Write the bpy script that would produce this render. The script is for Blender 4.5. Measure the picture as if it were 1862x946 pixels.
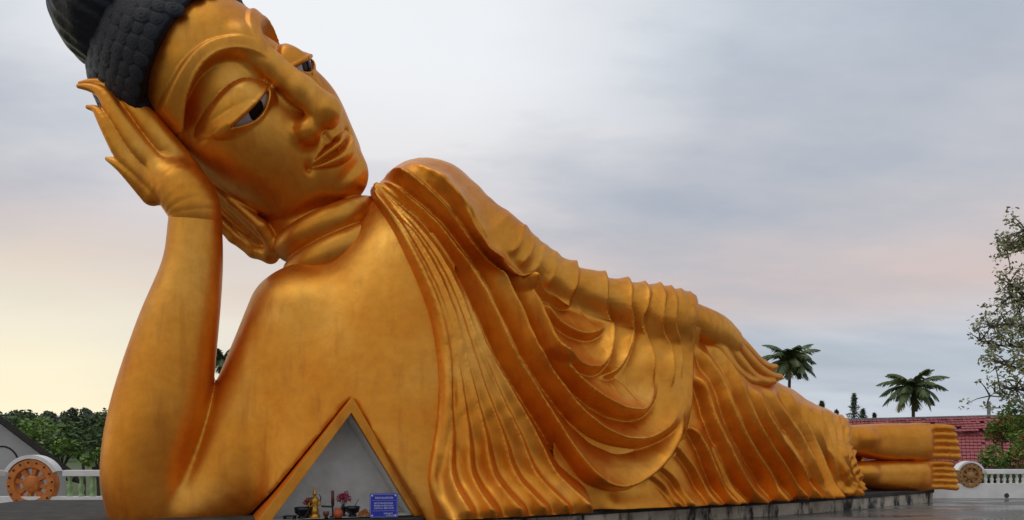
import bpy, bmesh, math, random, time
import numpy as np
from mathutils import Vector, Matrix
T0 = time.time()
random.seed(7); rng = np.random.default_rng(7)
for o in list(bpy.data.objects): bpy.data.objects.remove(o)
scene = bpy.context.scene
C = scene.collection
R = math.radians

# ------------------------------------------------------------------ camera
CX, H0, FPX, EYE = 931.0, 804.0, 1300.0, 1.75      # principal column, horizon row, focal length (photo pixels), eye height
cam = bpy.data.cameras.new('camera'); camo = bpy.data.objects.new('camera', cam); C.objects.link(camo)
cam.sensor_width = 36; cam.lens = 36 * FPX / 1862
cam.shift_y = (H0 - 473) / 1862
cam.clip_start = 0.1; cam.clip_end = 5000
camo.location = (0, 0, EYE); camo.rotation_euler = (R(90), 0, 0)
scene.camera = camo

# ------------------------------------------------------------------ sky, sun, exposure
SUN_EL, SUN_AZ = R(62), R(-112)     # azimuth from +Y towards +X : the sun stands left of and a little behind the camera
world = bpy.data.worlds.new('World'); scene.world = world; world.use_nodes = True
def build_world():
    nt = world.node_tree; nt.nodes.clear(); N = nt.nodes.new; L = nt.links.new
    out = N('ShaderNodeOutputWorld'); bg = N('ShaderNodeBackground'); L(bg.outputs[0], out.inputs[0])
    sky = N('ShaderNodeTexSky'); sky.sky_type = 'NISHITA'; sky.sun_disc = False
    sky.sun_elevation = SUN_EL; sky.sun_rotation = SUN_AZ
    sky.air_density = 1.0; sky.dust_density = 2.0; sky.ozone_density = 1.5
    tc = N('ShaderNodeTexCoord')
    sep = N('ShaderNodeSeparateXYZ'); L(tc.outputs['Generated'], sep.inputs[0])
    def math_(op, a, b=None, c=None):
        n = N('ShaderNodeMath'); n.operation = op
        for i, v in enumerate((a, b, c)):
            if v is None: continue
            if isinstance(v, (int, float)): n.inputs[i].default_value = v
            else: L(v, n.inputs[i])
        return n.outputs[0]
    def ramp(v, pts):
        n = N('ShaderNodeValToRGB'); L(v, n.inputs[0]); e = n.color_ramp.elements
        while len(e) < len(pts): e.new(0.5)
        for k, (p, c) in zip(e, pts): k.position = p; k.color = (*c, 1)
        return n.outputs[0]
    def mix(f, a, b, mode='MIX'):
        n = N('ShaderNodeMix'); n.data_type = 'RGBA'; n.blend_type = mode
        for s, v in ((n.inputs[0], f), (n.inputs[6], a), (n.inputs[7], b)):
            if isinstance(v, (int, float)): s.default_value = v
            elif isinstance(v, tuple): s.default_value = (*v, 1)
            else: L(v, s)
        return n.outputs[2]
    # clouds lie on a high flat layer: project the direction on it
    z = math_('MAXIMUM', sep.outputs[2], 0.0)
    den = math_('ADD', z, 0.22)
    u = math_('DIVIDE', sep.outputs[0], den); v = math_('DIVIDE', sep.outputs[1], den)
    cmb = N('ShaderNodeCombineXYZ'); L(u, cmb.inputs[0]); L(v, cmb.inputs[1])
    def noise(scale, detail, rough, off, sx=1.0, sy=1.0):
        mp = N('ShaderNodeMapping'); mp.inputs['Location'].default_value = off; mp.inputs['Scale'].default_value = (sx, sy, 1); mp.inputs['Rotation'].default_value = (0, 0, R(-14))
        L(cmb.outputs[0], mp.inputs[0])
        n = N('ShaderNodeTexNoise'); n.inputs['Scale'].default_value = scale; n.inputs['Detail'].default_value = detail; n.inputs['Roughness'].default_value = rough
        L(mp.outputs[0], n.inputs['Vector']); return n.outputs[0]
    n1 = noise(1.1, 7, 0.56, (3.1, 1.7, 0), 0.55, 1.0)
    n2 = noise(0.55, 4, 0.5, (9.3, 4.2, 0), 0.6, 1.0)
    n3 = noise(2.6, 6, 0.6, (1.3, 8.2, 0), 0.5, 1.0)
    cover = ramp(n1, [(0.30, (0, 0, 0)), (0.56, (1, 1, 1))])
    # side of the sky where the sun goes down (left): warm; far side: lavender
    az = math_('MULTIPLY_ADD', sep.outputs[0], -0.5, 0.5)
    low = ramp(z, [(0.0, (1, 1, 1)), (0.10, (0.8, 0.8, 0.8)), (0.27, (0.0, 0.0, 0.0))])
    side = ramp(az, [(0.50, (0, 0, 0)), (0.76, (1, 1, 1))])
    warm = mix(1.0, low, side, 'MULTIPLY')
    base = mix(n2, (6.3, 6.9, 7.8), (8.2, 8.8, 9.6))
    shade = ramp(n3, [(0.30, (0.83, 0.855, 0.89)), (0.70, (1.11, 1.10, 1.08))])
    cloud = mix(1.0, base, shade, 'MULTIPLY')
    # thin bright cloud high in the middle of the view
    dt = N('ShaderNodeVectorMath'); dt.operation = 'DOT_PRODUCT'; L(tc.outputs['Generated'], dt.inputs[0])
    g = Vector(((640 - CX) / FPX, 1, (H0 - 60) / FPX)).normalized(); dt.inputs[1].default_value = g
    glow = math_('MULTIPLY_ADD', math_('SUBTRACT', n1, 0.5), 0.10, dt.outputs['Value'])
    white = ramp(glow, [(0.90, (0, 0, 0)), (0.965, (0.55, 0.55, 0.55)), (1.0, (0.82, 0.82, 0.82))])
    cloud = mix(white, cloud, (12.3, 12.4, 12.6))
    pinkn = noise(0.8, 3, 0.5, (2.2, 6.4, 0), 0.35, 1.2)
    pinkm = mix(1.0, ramp(pinkn, [(0.26, (0, 0, 0)), (0.48, (1, 1, 1))]), ramp(z, [(0.12, (0, 0, 0)), (0.19, (1, 1, 1)), (0.32, (0.35, 0.35, 0.35)), (0.46, (0, 0, 0))]), 'MULTIPLY')
    cloud = mix(pinkm, cloud, (8.4, 6.9, 6.5))
    full = mix(mix(1.0, cover, (0.9, 0.9, 0.9), 'MULTIPLY'), mix(0.7, sky.outputs[0], (6.0, 6.7, 7.6)), cloud)
    full = mix(warm, full, (13.3, 11.8, 8.3))
    L(full, bg.inputs[0]); bg.inputs[1].default_value = 0.079
build_world()
sl = bpy.data.lights.new('sun', 'SUN'); so = bpy.data.objects.new('sun', sl); C.objects.link(so)
sl.energy = 0.75; sl.angle = R(50); sl.color = (1.0, 0.93, 0.82)
sd = Vector((math.cos(SUN_EL) * math.sin(SUN_AZ), math.cos(SUN_EL) * math.cos(SUN_AZ), math.sin(SUN_EL)))
so.rotation_euler = (-sd).to_track_quat('-Z', 'Y').to_euler()
scene.view_settings.view_transform = 'Standard'; scene.view_settings.look = 'None'
scene.view_settings.exposure = 0.04; scene.view_settings.gamma = 1.0; scene.view_settings.use_curve_mapping = False
scene.render.engine = 'CYCLES'
scene.cycles.use_denoising = True; scene.cycles.max_bounces = 6; scene.cycles.diffuse_bounces = 3; scene.cycles.glossy_bounces = 4
scene.cycles.transparent_max_bounces = 6

# ------------------------------------------------------------------ helpers
def Wp(x, y, Y):
    return np.array([(x - CX) / FPX * Y, Y, EYE + (H0 - y) / FPX * Y])
def to_px(P):
    return CX + FPX * P[:, 0] / P[:, 1], H0 - (P[:, 2] - EYE) * FPX / P[:, 1]
def tag(o, label=None, cat=None, group=None, kind=None):
    if label: o['label'] = label
    if cat: o['category'] = cat
    if group: o['group'] = group
    if kind: o['kind'] = kind
    return o
def empty(name, loc, rz=0.0):
    o = bpy.data.objects.new(name, None); C.objects.link(o); o.location = loc; o.rotation_euler = (0, 0, rz); o.empty_display_size = 0.3
    return o
def link(name, me, parent=None, loc=None):
    o = bpy.data.objects.new(name, me); C.objects.link(o)
    if parent is not None:
        o.parent = parent
        if loc is None: o.matrix_parent_inverse = Matrix.Translation(parent.location).inverted() if parent.parent is None and parent.rotation_euler.z == 0 else Matrix()
    if loc is not None: o.location = loc
    return o
def mesh_np(name, V, F, mat, smooth=True):
    V = np.asarray(V, np.float32); me = bpy.data.meshes.new(name)
    F = np.asarray(F, np.int32); k = F.shape[1]
    me.vertices.add(len(V)); me.vertices.foreach_set('co', V.ravel())
    me.loops.add(F.size); me.loops.foreach_set('vertex_index', F.ravel())
    me.polygons.add(len(F)); me.polygons.foreach_set('loop_start', np.arange(0, F.size, k, dtype=np.int32))
    me.polygons.foreach_set('loop_total', np.full(len(F), k, np.int32))
    me.polygons.foreach_set('use_smooth', np.full(len(F), smooth))
    me.materials.append(mat); me.update(calc_edges=True); me.validate()
    return me
class MB:
    def __init__(s): s.v = []; s.f = []
    def add(s, vs, fs):
        n = len(s.v); s.v += [tuple(map(float, q)) for q in vs]; s.f += [tuple(i + n for i in f) for f in fs]; return s
    def box(s, c, d, rz=0.0):
        cx, cy, cz = c; a, b, h = d[0] / 2, d[1] / 2, d[2] / 2; co, si = math.cos(rz), math.sin(rz)
        vs = []
        for dz in (-h, h):
            for dx, dy in ((-a, -b), (a, -b), (a, b), (-a, b)): vs.append((cx + dx * co - dy * si, cy + dx * si + dy * co, cz + dz))
        return s.add(vs, [(3, 2, 1, 0), (4, 5, 6, 7), (0, 1, 5, 4), (1, 2, 6, 5), (2, 3, 7, 6), (3, 0, 4, 7)])
    def lathe(s, c, prof, n=16):
        vs = []; fs = []
        for r, z in prof:
            for i in range(n):
                a = 2 * math.pi * i / n; vs.append((c[0] + r * math.cos(a), c[1] + r * math.sin(a), c[2] + z))
        m = len(prof)
        for j in range(m - 1):
            for i in range(n): fs.append((j * n + i, j * n + (i + 1) % n, (j + 1) * n + (i + 1) % n, (j + 1) * n + i))
        fs.append(tuple(range(n))[::-1]); fs.append(tuple((m - 1) * n + i for i in range(n)))
        return s.add(vs, fs)
    def tube(s, pts, rad, n=6):
        pts = [Vector(p) for p in pts]; vs = []; fs = []; m = len(pts)
        if not hasattr(rad, '__len__'): rad = [rad] * m
        ref = Vector((0.31, 0.77, 0.55)).normalized()
        for j, p in enumerate(pts):
            t = (pts[min(j + 1, m - 1)] - pts[max(j - 1, 0)])
            t = t.normalized() if t.length > 1e-9 else Vector((0, 0, 1))
            a = t.cross(ref)
            if a.length < 1e-3: a = t.cross(Vector((1, 0, 0)))
            a.normalize(); b = t.cross(a)
            for i in range(n):
                an = 2 * math.pi * i / n; vs.append(p + (a * math.cos(an) + b * math.sin(an)) * rad[j])
        for j in range(m - 1):
            for i in range(n): fs.append((j * n + i, j * n + (i + 1) % n, (j + 1) * n + (i + 1) % n, (j + 1) * n + i))
        fs.append(tuple(range(n))[::-1]); fs.append(tuple((m - 1) * n + i for i in range(n)))
        return s.add(vs, fs)
    def prism(s, poly, d0, d1):
        """poly: list of points; extruded from p+d0 to p+d1 (vectors)"""
        n = len(poly); vs = [Vector(p) + Vector(d0) for p in poly] + [Vector(p) + Vector(d1) for p in poly]
        fs = [tuple(range(n)), tuple(range(2 * n - 1, n - 1, -1))] + [(i, i + n, (i + 1) % n + n, (i + 1) % n) for i in range(n)]
        return s.add(vs, fs)
    def mesh(s, name, mat, smooth=False, bevel=0.0):
        me = bpy.data.meshes.new(name); me.from_pydata(s.v, [], s.f)
        bm = bmesh.new(); bm.from_mesh(me); bmesh.ops.recalc_face_normals(bm, faces=bm.faces)
        if bevel > 0: bmesh.ops.bevel(bm, geom=list(bm.edges), offset=bevel, segments=2, profile=0.7, affect='EDGES')
        bm.to_mesh(me); bm.free()
        for p in me.polygons: p.use_smooth = smooth
        me.materials.append(mat); me.update(); return me
    def build(s, name, mat, parent=None, smooth=False, bevel=0.0, loc=None):
        return link(name, s.mesh(name, mat, smooth, bevel), parent, loc)

# ------------------------------------------------------------------ materials
def mat(name, col, rough=0.7, metal=0.0, var=0.0, vscale=3.0, col2=None, bump=0.0, bscale=20.0, detail=4, spec=0.5, coords='Object'):
    m = bpy.data.materials.new(name); m.use_nodes = True; nt = m.node_tree; b = nt.nodes['Principled BSDF']
    b.inputs['Roughness'].default_value = rough; b.inputs['Metallic'].default_value = metal; b.inputs['Specular IOR Level'].default_value = spec
    b.inputs['Base Color'].default_value = (*col, 1)
    tc = nt.nodes.new('ShaderNodeTexCoord')
    if col2 is not None or var > 0:
        n = nt.nodes.new('ShaderNodeTexNoise'); n.inputs['Scale'].default_value = vscale; n.inputs['Detail'].default_value = detail; n.inputs['Roughness'].default_value = 0.6
        nt.links.new(tc.outputs[coords], n.inputs['Vector'])
        rp = nt.nodes.new('ShaderNodeValToRGB'); e = rp.color_ramp.elements
        c2 = col2 if col2 is not None else tuple(max(0, c * (1 - var)) for c in col)
        e[0].position = 0.32; e[0].color = (*c2, 1); e[1].position = 0.66; e[1].color = (*col, 1)
        nt.links.new(n.outputs[0], rp.inputs[0]); nt.links.new(rp.outputs[0], b.inputs['Base Color'])
    if bump > 0:
        n2 = nt.nodes.new('ShaderNodeTexNoise'); n2.inputs['Scale'].default_value = bscale; n2.inputs['Detail'].default_value = 5
        nt.links.new(tc.outputs[coords], n2.inputs['Vector'])
        bp = nt.nodes.new('ShaderNodeBump'); bp.inputs['Strength'].default_value = bump; bp.inputs['Distance'].default_value = 0.02
        nt.links.new(n2.outputs[0], bp.inputs['Height']); nt.links.new(bp.outputs[0], b.inputs['Normal'])
    return m
def gold_material():
    m = bpy.data.materials.new('gold_paint'); m.use_nodes = True; nt = m.node_tree; b = nt.nodes['Principled BSDF']; N = nt.nodes.new; L = nt.links.new
    tc = N('ShaderNodeTexCoord')
    def noise(sc, det, ro, dist=0.0):
        n = N('ShaderNodeTexNoise'); n.inputs['Scale'].default_value = sc; n.inputs['Detail'].default_value = det; n.inputs['Roughness'].default_value = ro; n.inputs['Distortion'].default_value = dist
        L(tc.outputs['Object'], n.inputs['Vector']); return n.outputs[0]
    def ramp(v, pts):
        n = N('ShaderNodeValToRGB'); L(v, n.inputs[0]); e = n.color_ramp.elements
        while len(e) < len(pts): e.new(0.5)
        for k, (p, c) in zip(e, pts): k.position = p; k.color = (*c, 1)
        return n.outputs[0]
    big = ramp(noise(0.55, 5, 0.62, 0.3), [(0.30, (0.64, 0.27, 0.025)), (0.5, (0.72, 0.355, 0.045)), (0.70, (0.78, 0.45, 0.085))])
    fine = ramp(noise(5.0, 7, 0.7), [(0.30, (0.88, 0.85, 0.82)), (0.62, (1.03, 1.02, 1.0))])
    mx = N('ShaderNodeMix'); mx.data_type = 'RGBA'; mx.blend_type = 'MULTIPLY'; mx.inputs[0].default_value = 1.0; L(big, mx.inputs[6]); L(fine, mx.inputs[7])
    # dark rain runs and grime specks
    mp = N('ShaderNodeMapping'); mp.inputs['Scale'].default_value = (2.6, 2.6, 0.35); L(tc.outputs['Object'], mp.inputs[0])
    st = N('ShaderNodeTexNoise'); st.inputs['Scale'].default_value = 1.6; st.inputs['Detail'].default_value = 6; L(mp.outputs[0], st.inputs['Vector'])
    gr = ramp(st.outputs[0], [(0.56, (0, 0, 0)), (0.76, (0.45, 0.45, 0.45))])
    m2 = N('ShaderNodeMix'); m2.data_type = 'RGBA'; L(gr, m2.inputs[0]); L(mx.outputs[2], m2.inputs[6]); m2.inputs[7].default_value = (0.30, 0.12, 0.03, 1)
    L(m2.outputs[2], b.inputs['Base Color'])
    b.inputs['Metallic'].default_value = 1.0
    rr = ramp(noise(1.7, 5, 0.6), [(0.3, (0.34, 0.34, 0.34)), (0.7, (0.49, 0.49, 0.49))]); L(rr, b.inputs['Roughness'])
    d = N('ShaderNodeBsdfPrincipled'); d.inputs['Roughness'].default_value = 0.55; d.inputs['Specular IOR Level'].default_value = 0.3
    mo = N('ShaderNodeMix'); mo.data_type = 'RGBA'; mo.blend_type = 'MULTIPLY'; mo.inputs[0].default_value = 1.0; L(fine, mo.inputs[6]); mo.inputs[7].default_value = (0.90, 0.12, 0.0, 1); L(mo.outputs[2], d.inputs['Base Color'])
    ms = N('ShaderNodeMixShader'); ms.inputs[0].default_value = 0.77; L(d.outputs[0], ms.inputs[1]); L(b.outputs[0], ms.inputs[2]); L(ms.outputs[0], nt.nodes['Material Output'].inputs[0])
    bp = N('ShaderNodeBump'); bp.inputs['Strength'].default_value = 0.13; bp.inputs['Distance'].default_value = 0.02
    ad = N('ShaderNodeMath'); ad.operation = 'MULTIPLY_ADD'; L(noise(1.9, 4, 0.55), ad.inputs[0]); ad.inputs[1].default_value = 2.6; L(noise(9.0, 6, 0.6), ad.inputs[2]); L(ad.outputs[0], bp.inputs['Height']); L(bp.outputs[0], b.inputs['Normal']); L(bp.outputs[0], d.inputs['Normal'])
    return m
GOLD = gold_material()
HAIR = mat('hair_paint', (0.008, 0.010, 0.022), 0.40, 0, 0.0, 4.0, (0.006, 0.006, 0.010), 0.6, 14.0, spec=.25)
WHITE = mat('white_plaster', (0.62, 0.61, 0.60), 0.75, 0, 0.0, 1.3, (0.50, 0.49, 0.48), 0.2, 14)

# ------------------------------------------------------------------ implicit surface kit
def smin(a, b, k):
    h = np.clip(0.5 + 0.5 * (b - a) / k, 0, 1); return b + (a - b) * h - k * h * (1 - h)
def smax(a, b, k): return -smin(-a, -b, k)
def sstep(a, b, x):
    t = np.clip((x - a) / (b - a), 0, 1); return t * t * (3 - 2 * t)
def ellipsoid(P, c, r):
    r = np.asarray(r, np.float32); q = P - np.asarray(c, np.float32)
    k0 = np.sqrt(((q / r) ** 2).sum(1)); k1 = np.sqrt(((q / (r * r)) ** 2).sum(1)) + 1e-9
    return k0 * (k0 - 1) / k1
def cone(P, a, b, ra, rb):
    a = np.asarray(a, np.float32); b = np.asarray(b, np.float32); ab = b - a
    h = np.clip(((P - a) @ ab) / (ab @ ab + 1e-9), 0, 1)
    d = P - a - h[:, None] * ab
    return np.sqrt((d * d).sum(1)) - (ra + (rb - ra) * h)
def chain(P, pts, rs, k=0.0, scale=1.0, m=0.75):
    Q = np.asarray(pts, np.float32); rr = np.asarray(rs, np.float32)
    lo = (Q - rr[:, None]).min(0); hi = (Q + rr[:, None]).max(0)
    bd = np.maximum(np.maximum(lo - P, P - hi), 0); bd = np.sqrt((bd * bd).sum(1))
    out = bd + np.float32(0.02) ; idx = np.nonzero(bd < m * scale)[0]
    if len(idx) == 0: return out
    p = P[idx]; d = None
    if len(pts) > 7 and k == 0:                     # long chains: cull segment by segment
        d = np.full(len(p), 1e3, np.float32)
        for a in range(0, len(pts) - 1, 3):
            b = min(a + 3, len(pts) - 1)
            l2 = (Q[a:b + 1] - rr[a:b + 1, None]).min(0); h2 = (Q[a:b + 1] + rr[a:b + 1, None]).max(0)
            e = np.maximum(np.maximum(l2 - p, p - h2), 0); e = np.sqrt((e * e).sum(1)); d = np.where(e < m * scale, d, np.minimum(d, e + 0.02))
            ii = np.nonzero(e < m * scale)[0]
            if len(ii) == 0: continue
            pp = p[ii]; c = d[ii]
            for q in range(a, b): c = np.minimum(c, cone(pp, Q[q], Q[q + 1], rr[q], rr[q + 1]))
            d[ii] = c
    else:
        for q in range(len(pts) - 1):
            c = cone(p, Q[q], Q[q + 1], rr[q], rr[q + 1]); d = c if d is None else (np.minimum(d, c) if k == 0 else smin(d, c, k))
    out[idx] = d
    return out
def spline(pts, n=6):
    p = np.asarray(pts, float); q = np.vstack([2 * p[0] - p[1], p, 2 * p[-1] - p[-2]]); out = []
    for i in range(1, len(q) - 2):
        for t in np.arange(n) / n:
            a, b, c, d = q[i - 1], q[i], q[i + 1], q[i + 2]
            out.append(0.5 * ((2 * b) + (c - a) * t + (2 * a - 5 * b + 4 * c - d) * t * t + (-a + 3 * b - 3 * c + d) * t ** 3))
    out.append(p[-1]); return np.array(out)
def line_dist(x, y, pl):
    """distance to a polyline, side (+ on the left of travel with y up), parameter 0..1; returns arrays"""
    pl = np.asarray(pl, np.float32); n = len(x)
    best = np.full(n, 1e9, np.float32); side = np.zeros(n, np.float32); par = np.zeros(n, np.float32)
    seg = np.diff(pl, axis=0); L = np.sqrt((seg ** 2).sum(1)); cum = np.concatenate([[0], np.cumsum(L)]); tot = cum[-1]
    for i in range(len(seg)):
        dx, dy = seg[i]; ax, ay = pl[i]; l2 = dx * dx + dy * dy + 1e-9
        qx = x - ax; qy = y - ay; h = np.clip((qx * dx + qy * dy) / l2, 0, 1)
        ex = qx - h * dx; ey = qy - h * dy; d2 = ex * ex + ey * ey
        m = d2 < best
        best = np.where(m, d2, best); side = np.where(m, dx * qy - dy * qx, side); par = np.where(m, (cum[i] + h * L[i]) / tot, par)
    return np.sqrt(best), np.sign(side), par
def in_poly(x, y, poly):
    ins = np.zeros(len(x), bool); n = len(poly); j = n - 1
    for i in range(n):
        xi, yi = poly[i]; xj, yj = poly[j]
        if yi != yj:
            ins ^= ((yi > y) != (yj > y)) & (x < (xj - xi) * (y - yi) / (yj - yi) + xi)
        j = i
    return ins
def polygonise(f, lo, hi, h, blk=8, lip=1.8, newton=1):
    lo = np.asarray(lo, np.float32); hi = np.asarray(hi, np.float32)
    nb = np.ceil((hi - lo) / (h * blk)).astype(int); n = nb * blk
    g = np.stack(np.meshgrid(*[np.arange(k) for k in nb], indexing='ij'), -1).reshape(-1, 3)
    cc = lo + (g * blk + (blk - 1) / 2) * h
    fc = f(cc.astype(np.float32)); act = np.abs(fc) < h * blk * 0.87 * lip + h
    S = np.repeat(np.repeat(np.repeat(fc.reshape(nb) < 0, blk, 0), blk, 1), blk, 2)
    V = np.where(S, np.float32(-h), np.float32(h)).astype(np.float32)
    loc = np.stack(np.meshgrid(*[np.arange(blk)] * 3, indexing='ij'), -1).reshape(-1, 3)
    ga = g[act]
    for i in range(0, len(ga), 600):
        idx = (ga[i:i + 600, None, :] * blk + loc[None]).reshape(-1, 3)
        V[idx[:, 0], idx[:, 1], idx[:, 2]] = f((lo + idx * h).astype(np.float32))
    S = V < 0
    cnt = np.zeros(tuple(n - 1), np.int8)
    for a in (0, 1):
        for b in (0, 1):
            for c in (0, 1): cnt += S[a:n[0] - 1 + a, b:n[1] - 1 + b, c:n[2] - 1 + c]
    cells = np.argwhere((cnt > 0) & (cnt < 8))
    num = np.full(tuple(n - 1), -1, np.int32); num[cells[:, 0], cells[:, 1], cells[:, 2]] = np.arange(len(cells))
    corner = [(a, b, c) for a in (0, 1) for b in (0, 1) for c in (0, 1)]
    vals = {q: V[cells[:, 0] + q[0], cells[:, 1] + q[1], cells[:, 2] + q[2]] for q in corner}
    acc = np.zeros((len(cells), 3), np.float32); w = np.zeros(len(cells), np.float32)
    for q in corner:
        for ax in range(3):
            if q[ax] == 0:
                q2 = list(q); q2[ax] = 1; q2 = tuple(q2); va, vb = vals[q], vals[q2]
                m = (va < 0) != (vb < 0); t = np.where(m, va / np.where(m, va - vb, 1), 0)
                p = np.zeros((len(cells), 3), np.float32) + np.array(q, np.float32); p[:, ax] += t
                acc += p * m[:, None]; w += m
    P = lo + (cells + acc / w[:, None]) * h
    F = []
    for ax in range(3):
        a1, a2 = (ax + 1) % 3, (ax + 2) % 3
        s0 = [slice(None)] * 3; s1 = [slice(None)] * 3; s0[ax] = slice(0, -1); s1[ax] = slice(1, None)
        e = np.argwhere(S[tuple(s0)] != S[tuple(s1)])
        ok = (e[:, a1] > 0) & (e[:, a2] > 0) & (e[:, a1] < n[a1] - 1) & (e[:, a2] < n[a2] - 1); e = e[ok]
        inside = S[e[:, 0], e[:, 1], e[:, 2]]
        def nn(d1, d2):
            k = e.copy(); k[:, a1] -= d1; k[:, a2] -= d2; return num[k[:, 0], k[:, 1], k[:, 2]]
        q = np.stack([nn(1, 1), nn(0, 1), nn(0, 0), nn(1, 0)], 1)
        q[~inside] = q[~inside][:, ::-1]; F.append(q)
    F = np.vstack(F); F = F[(F >= 0).all(1)]
    P = P.astype(np.float32)
    G = grad(f, P, h * 0.5)
    for _ in range(newton):
        d = f(P); gl = np.sqrt((G * G).sum(1)) + 1e-6
        P = P - np.clip(d / gl, -h, h)[:, None] * (G / gl[:, None])
        G = grad(f, P, h * 0.5)
    Nn = G / (np.sqrt((G * G).sum(1))[:, None] + 1e-9)
    return P, F, Nn
def grad(f, P, e):
    out = np.zeros_like(P)
    for ax in range(3):
        d = np.zeros(3, np.float32); d[ax] = e; out[:, ax] = (f(P + d) - f(P - d)) / (2 * e)
    return out
def relax(P, F, it, lam=0.5, mu=-0.52):
    e = np.vstack([F[:, [0, 1]], F[:, [1, 2]], F[:, [2, 3]], F[:, [3, 0]]]); a = np.concatenate([e[:, 0], e[:, 1]]); b = np.concatenate([e[:, 1], e[:, 0]]); n = len(P)
    cnt = np.bincount(a, minlength=n)[:, None].clip(1); P = P.astype(np.float64)
    for i in range(it):
        av = np.stack([np.bincount(a, weights=P[b, k], minlength=n) for k in range(3)], 1) / cnt
        P = P + (lam if i % 2 == 0 else mu) * (av - P)
    return P.astype(np.float32)
def keep_faces(P, F, mask, *arrs):
    F = F[mask]; u, inv = np.unique(F, return_inverse=True)
    return (P[u], inv.reshape(F.shape)) + tuple(a[u] for a in arrs)

# ==================================================================== THE STATUE
ZP = 0.38                                         # top of the platform
statue = empty('reclining_statue', (0, 14.5, ZP))
tag(statue, 'giant golden reclining statue propping its black-haired head on one hand', 'statue')

# ---- trunk: sections along X ; photo column, centre depth, silhouette row, half thickness
ST = np.array([
 (500, 14.55, 560, 1.25), (540, 14.55, 505, 1.5), (600, 14.6, 462, 1.65), (640, 14.65, 405, 1.7), (690, 14.7, 326, 1.7), (725, 14.75, 301, 1.72),
 (760, 14.8, 294, 1.75), (800, 14.9, 305, 1.75), (850, 15.1, 347, 1.72), (900, 15.3, 402, 1.7), (950, 15.55, 452, 1.65), (1000, 15.8, 487, 1.6), (1060, 16.05, 515, 1.55),
 (1100, 16.3, 530, 1.52), (1150, 16.55, 543, 1.5), (1200, 16.85, 556, 1.48), (1250, 17.15, 572, 1.42), (1300, 17.5, 606, 1.34), (1350, 17.9, 648, 1.22), (1400, 18.3, 686, 1.1),
 (1450, 18.75, 720, 0.98), (1500, 19.25, 750, 0.86), (1535, 19.6, 768, 0.76), (1560, 19.85, 776, 0.66), (1590, 20.1, 790, 0.6)], float)
_tx = np.array([Wp(a, b, y)[0] for a, y, b, _ in ST]); _tz = np.array([Wp(a, b, y)[2] for a, y, b, _ in ST])
_gx = np.linspace(_tx[0], _tx[-1], 700)
def _sm(v):
    g = np.interp(_gx, _tx, v); k = np.exp(-0.5 * (np.arange(-24, 25) / 9.0) ** 2); k /= k.sum()
    return np.convolve(np.pad(g, 24, mode='reflect', reflect_type='odd'), k, 'valid')
_gY, _gZ, _gA = _sm(ST[:, 1]), _sm(_tz), _sm(ST[:, 3])
def trunk(P):
    X = P[:, 0]; Yc = np.interp(X, _gx, _gY); zt = np.interp(X, _gx, _gZ); a = np.interp(X, _gx, _gA)
    hgt = zt - ZP; zc = ZP + hgt * 0.40; bu = zt - zc; bd = (zc - ZP) * 1.9
    dz = (P[:, 2] - zc); b = np.where(dz > 0, bu, bd)
    yc = Yc + 0.16 * (P[:, 2] - zc) - 0.0
    dy = (P[:, 1] - yc) / a
    p = 2.35
    r = (np.abs(dy) ** p + np.abs(dz / b) ** p + 1e-12) ** (1 / p)
    d = (r - 1) * np.minimum(a, b)
    d = smax(d, _gx[0] - X, 0.6); d = smax(d, X - (_gx[-1] - 0.1), 0.3)
    return d.astype(np.float32)
ARM = [(800, 385, 14.6, 50), (850, 418, 14.5, 50), (900, 446, 14.5, 49), (950, 480, 14.75, 43), (1000, 509, 15.0, 38), (1050, 530, 15.25, 36), (1100, 545, 15.5, 35), (1150, 558, 15.8, 34), (1200, 569, 16.05, 33), (1262, 588, 16.4, 31)]
def rad(r, Y): return r * Y / FPX
UP = [(552, 585, 14.45, 97), (478, 742, 14.2, 90), (394, 900, 13.9, 82), (300, 930, 13.6, 70)]
FO = [(275, 925, 13.4, 72), (272, 850, 13.35, 79), (293, 745, 13.35, 82), (322, 610, 13.4, 69), (350, 490, 13.45, 51.5), (356, 400, 13.5, 45)]
HAND_PALM = [(357, 412, 13.48, 40), (352, 378, 13.43, 47), (334, 346, 13.42, 49), (308, 322, 13.42, 38)]
FINGERS = [  # the propping hand
 [(338, 312, 13.52, 27), (290, 250, 13.3, 24), (240, 188, 13.16, 20), (206, 160, 13.12, 14), (172, 151, 13.15, 8), (146, 152, 13.2, 4)],
 [(312, 330, 13.42, 25), (258, 273, 13.2, 22), (213, 208, 13.05, 18), (190, 172, 13.02, 13), (166, 160, 13.05, 8), (143, 157, 13.1, 4)],
 [(288, 344, 13.36, 22), (233, 290, 13.18, 19), (199, 233, 13.04, 15), (184, 209, 13.02, 11), (174, 199, 13.03, 7), (160, 195, 13.06, 4)],
 [(276, 354, 13.36, 20), (243, 322, 13.22, 15), (222, 304, 13.16, 11), (208, 295, 13.15, 8), (195, 289, 13.16, 4)]]
def conv(t, n=4):
    q = spline(np.array([[*Wp(a, b, y), rad(r, y)] for a, b, y, r in t]), n); return list(q[:, :3]), list(np.maximum(q[:, 3], .02))
ARM_P, ARM_R = conv(ARM, 2); UPc = conv(UP, 6); FOc = conv(FO, 8); PALMc = conv(HAND_PALM, 3); FINc = [conv(f, 3) for f in FINGERS]
NR = R(22)                                        # the niche runs back and to the left, square to the body
N_IN = np.array([-math.sin(NR), math.cos(NR), 0.0]); N_AL = np.array([math.cos(NR), math.sin(NR), 0.0])
def on_front(x, y):
    """point of the niche's front plane seen at a photo pixel (plane through the apex)"""
    A = Wp(641, 722, 12.72); d = np.array([(x - CX) / FPX, 1, (H0 - y) / FPX]); n = N_IN
    o = np.array([0, 0, EYE]); t = ((A - o) @ n) / (d @ n); return o + d * t
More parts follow.
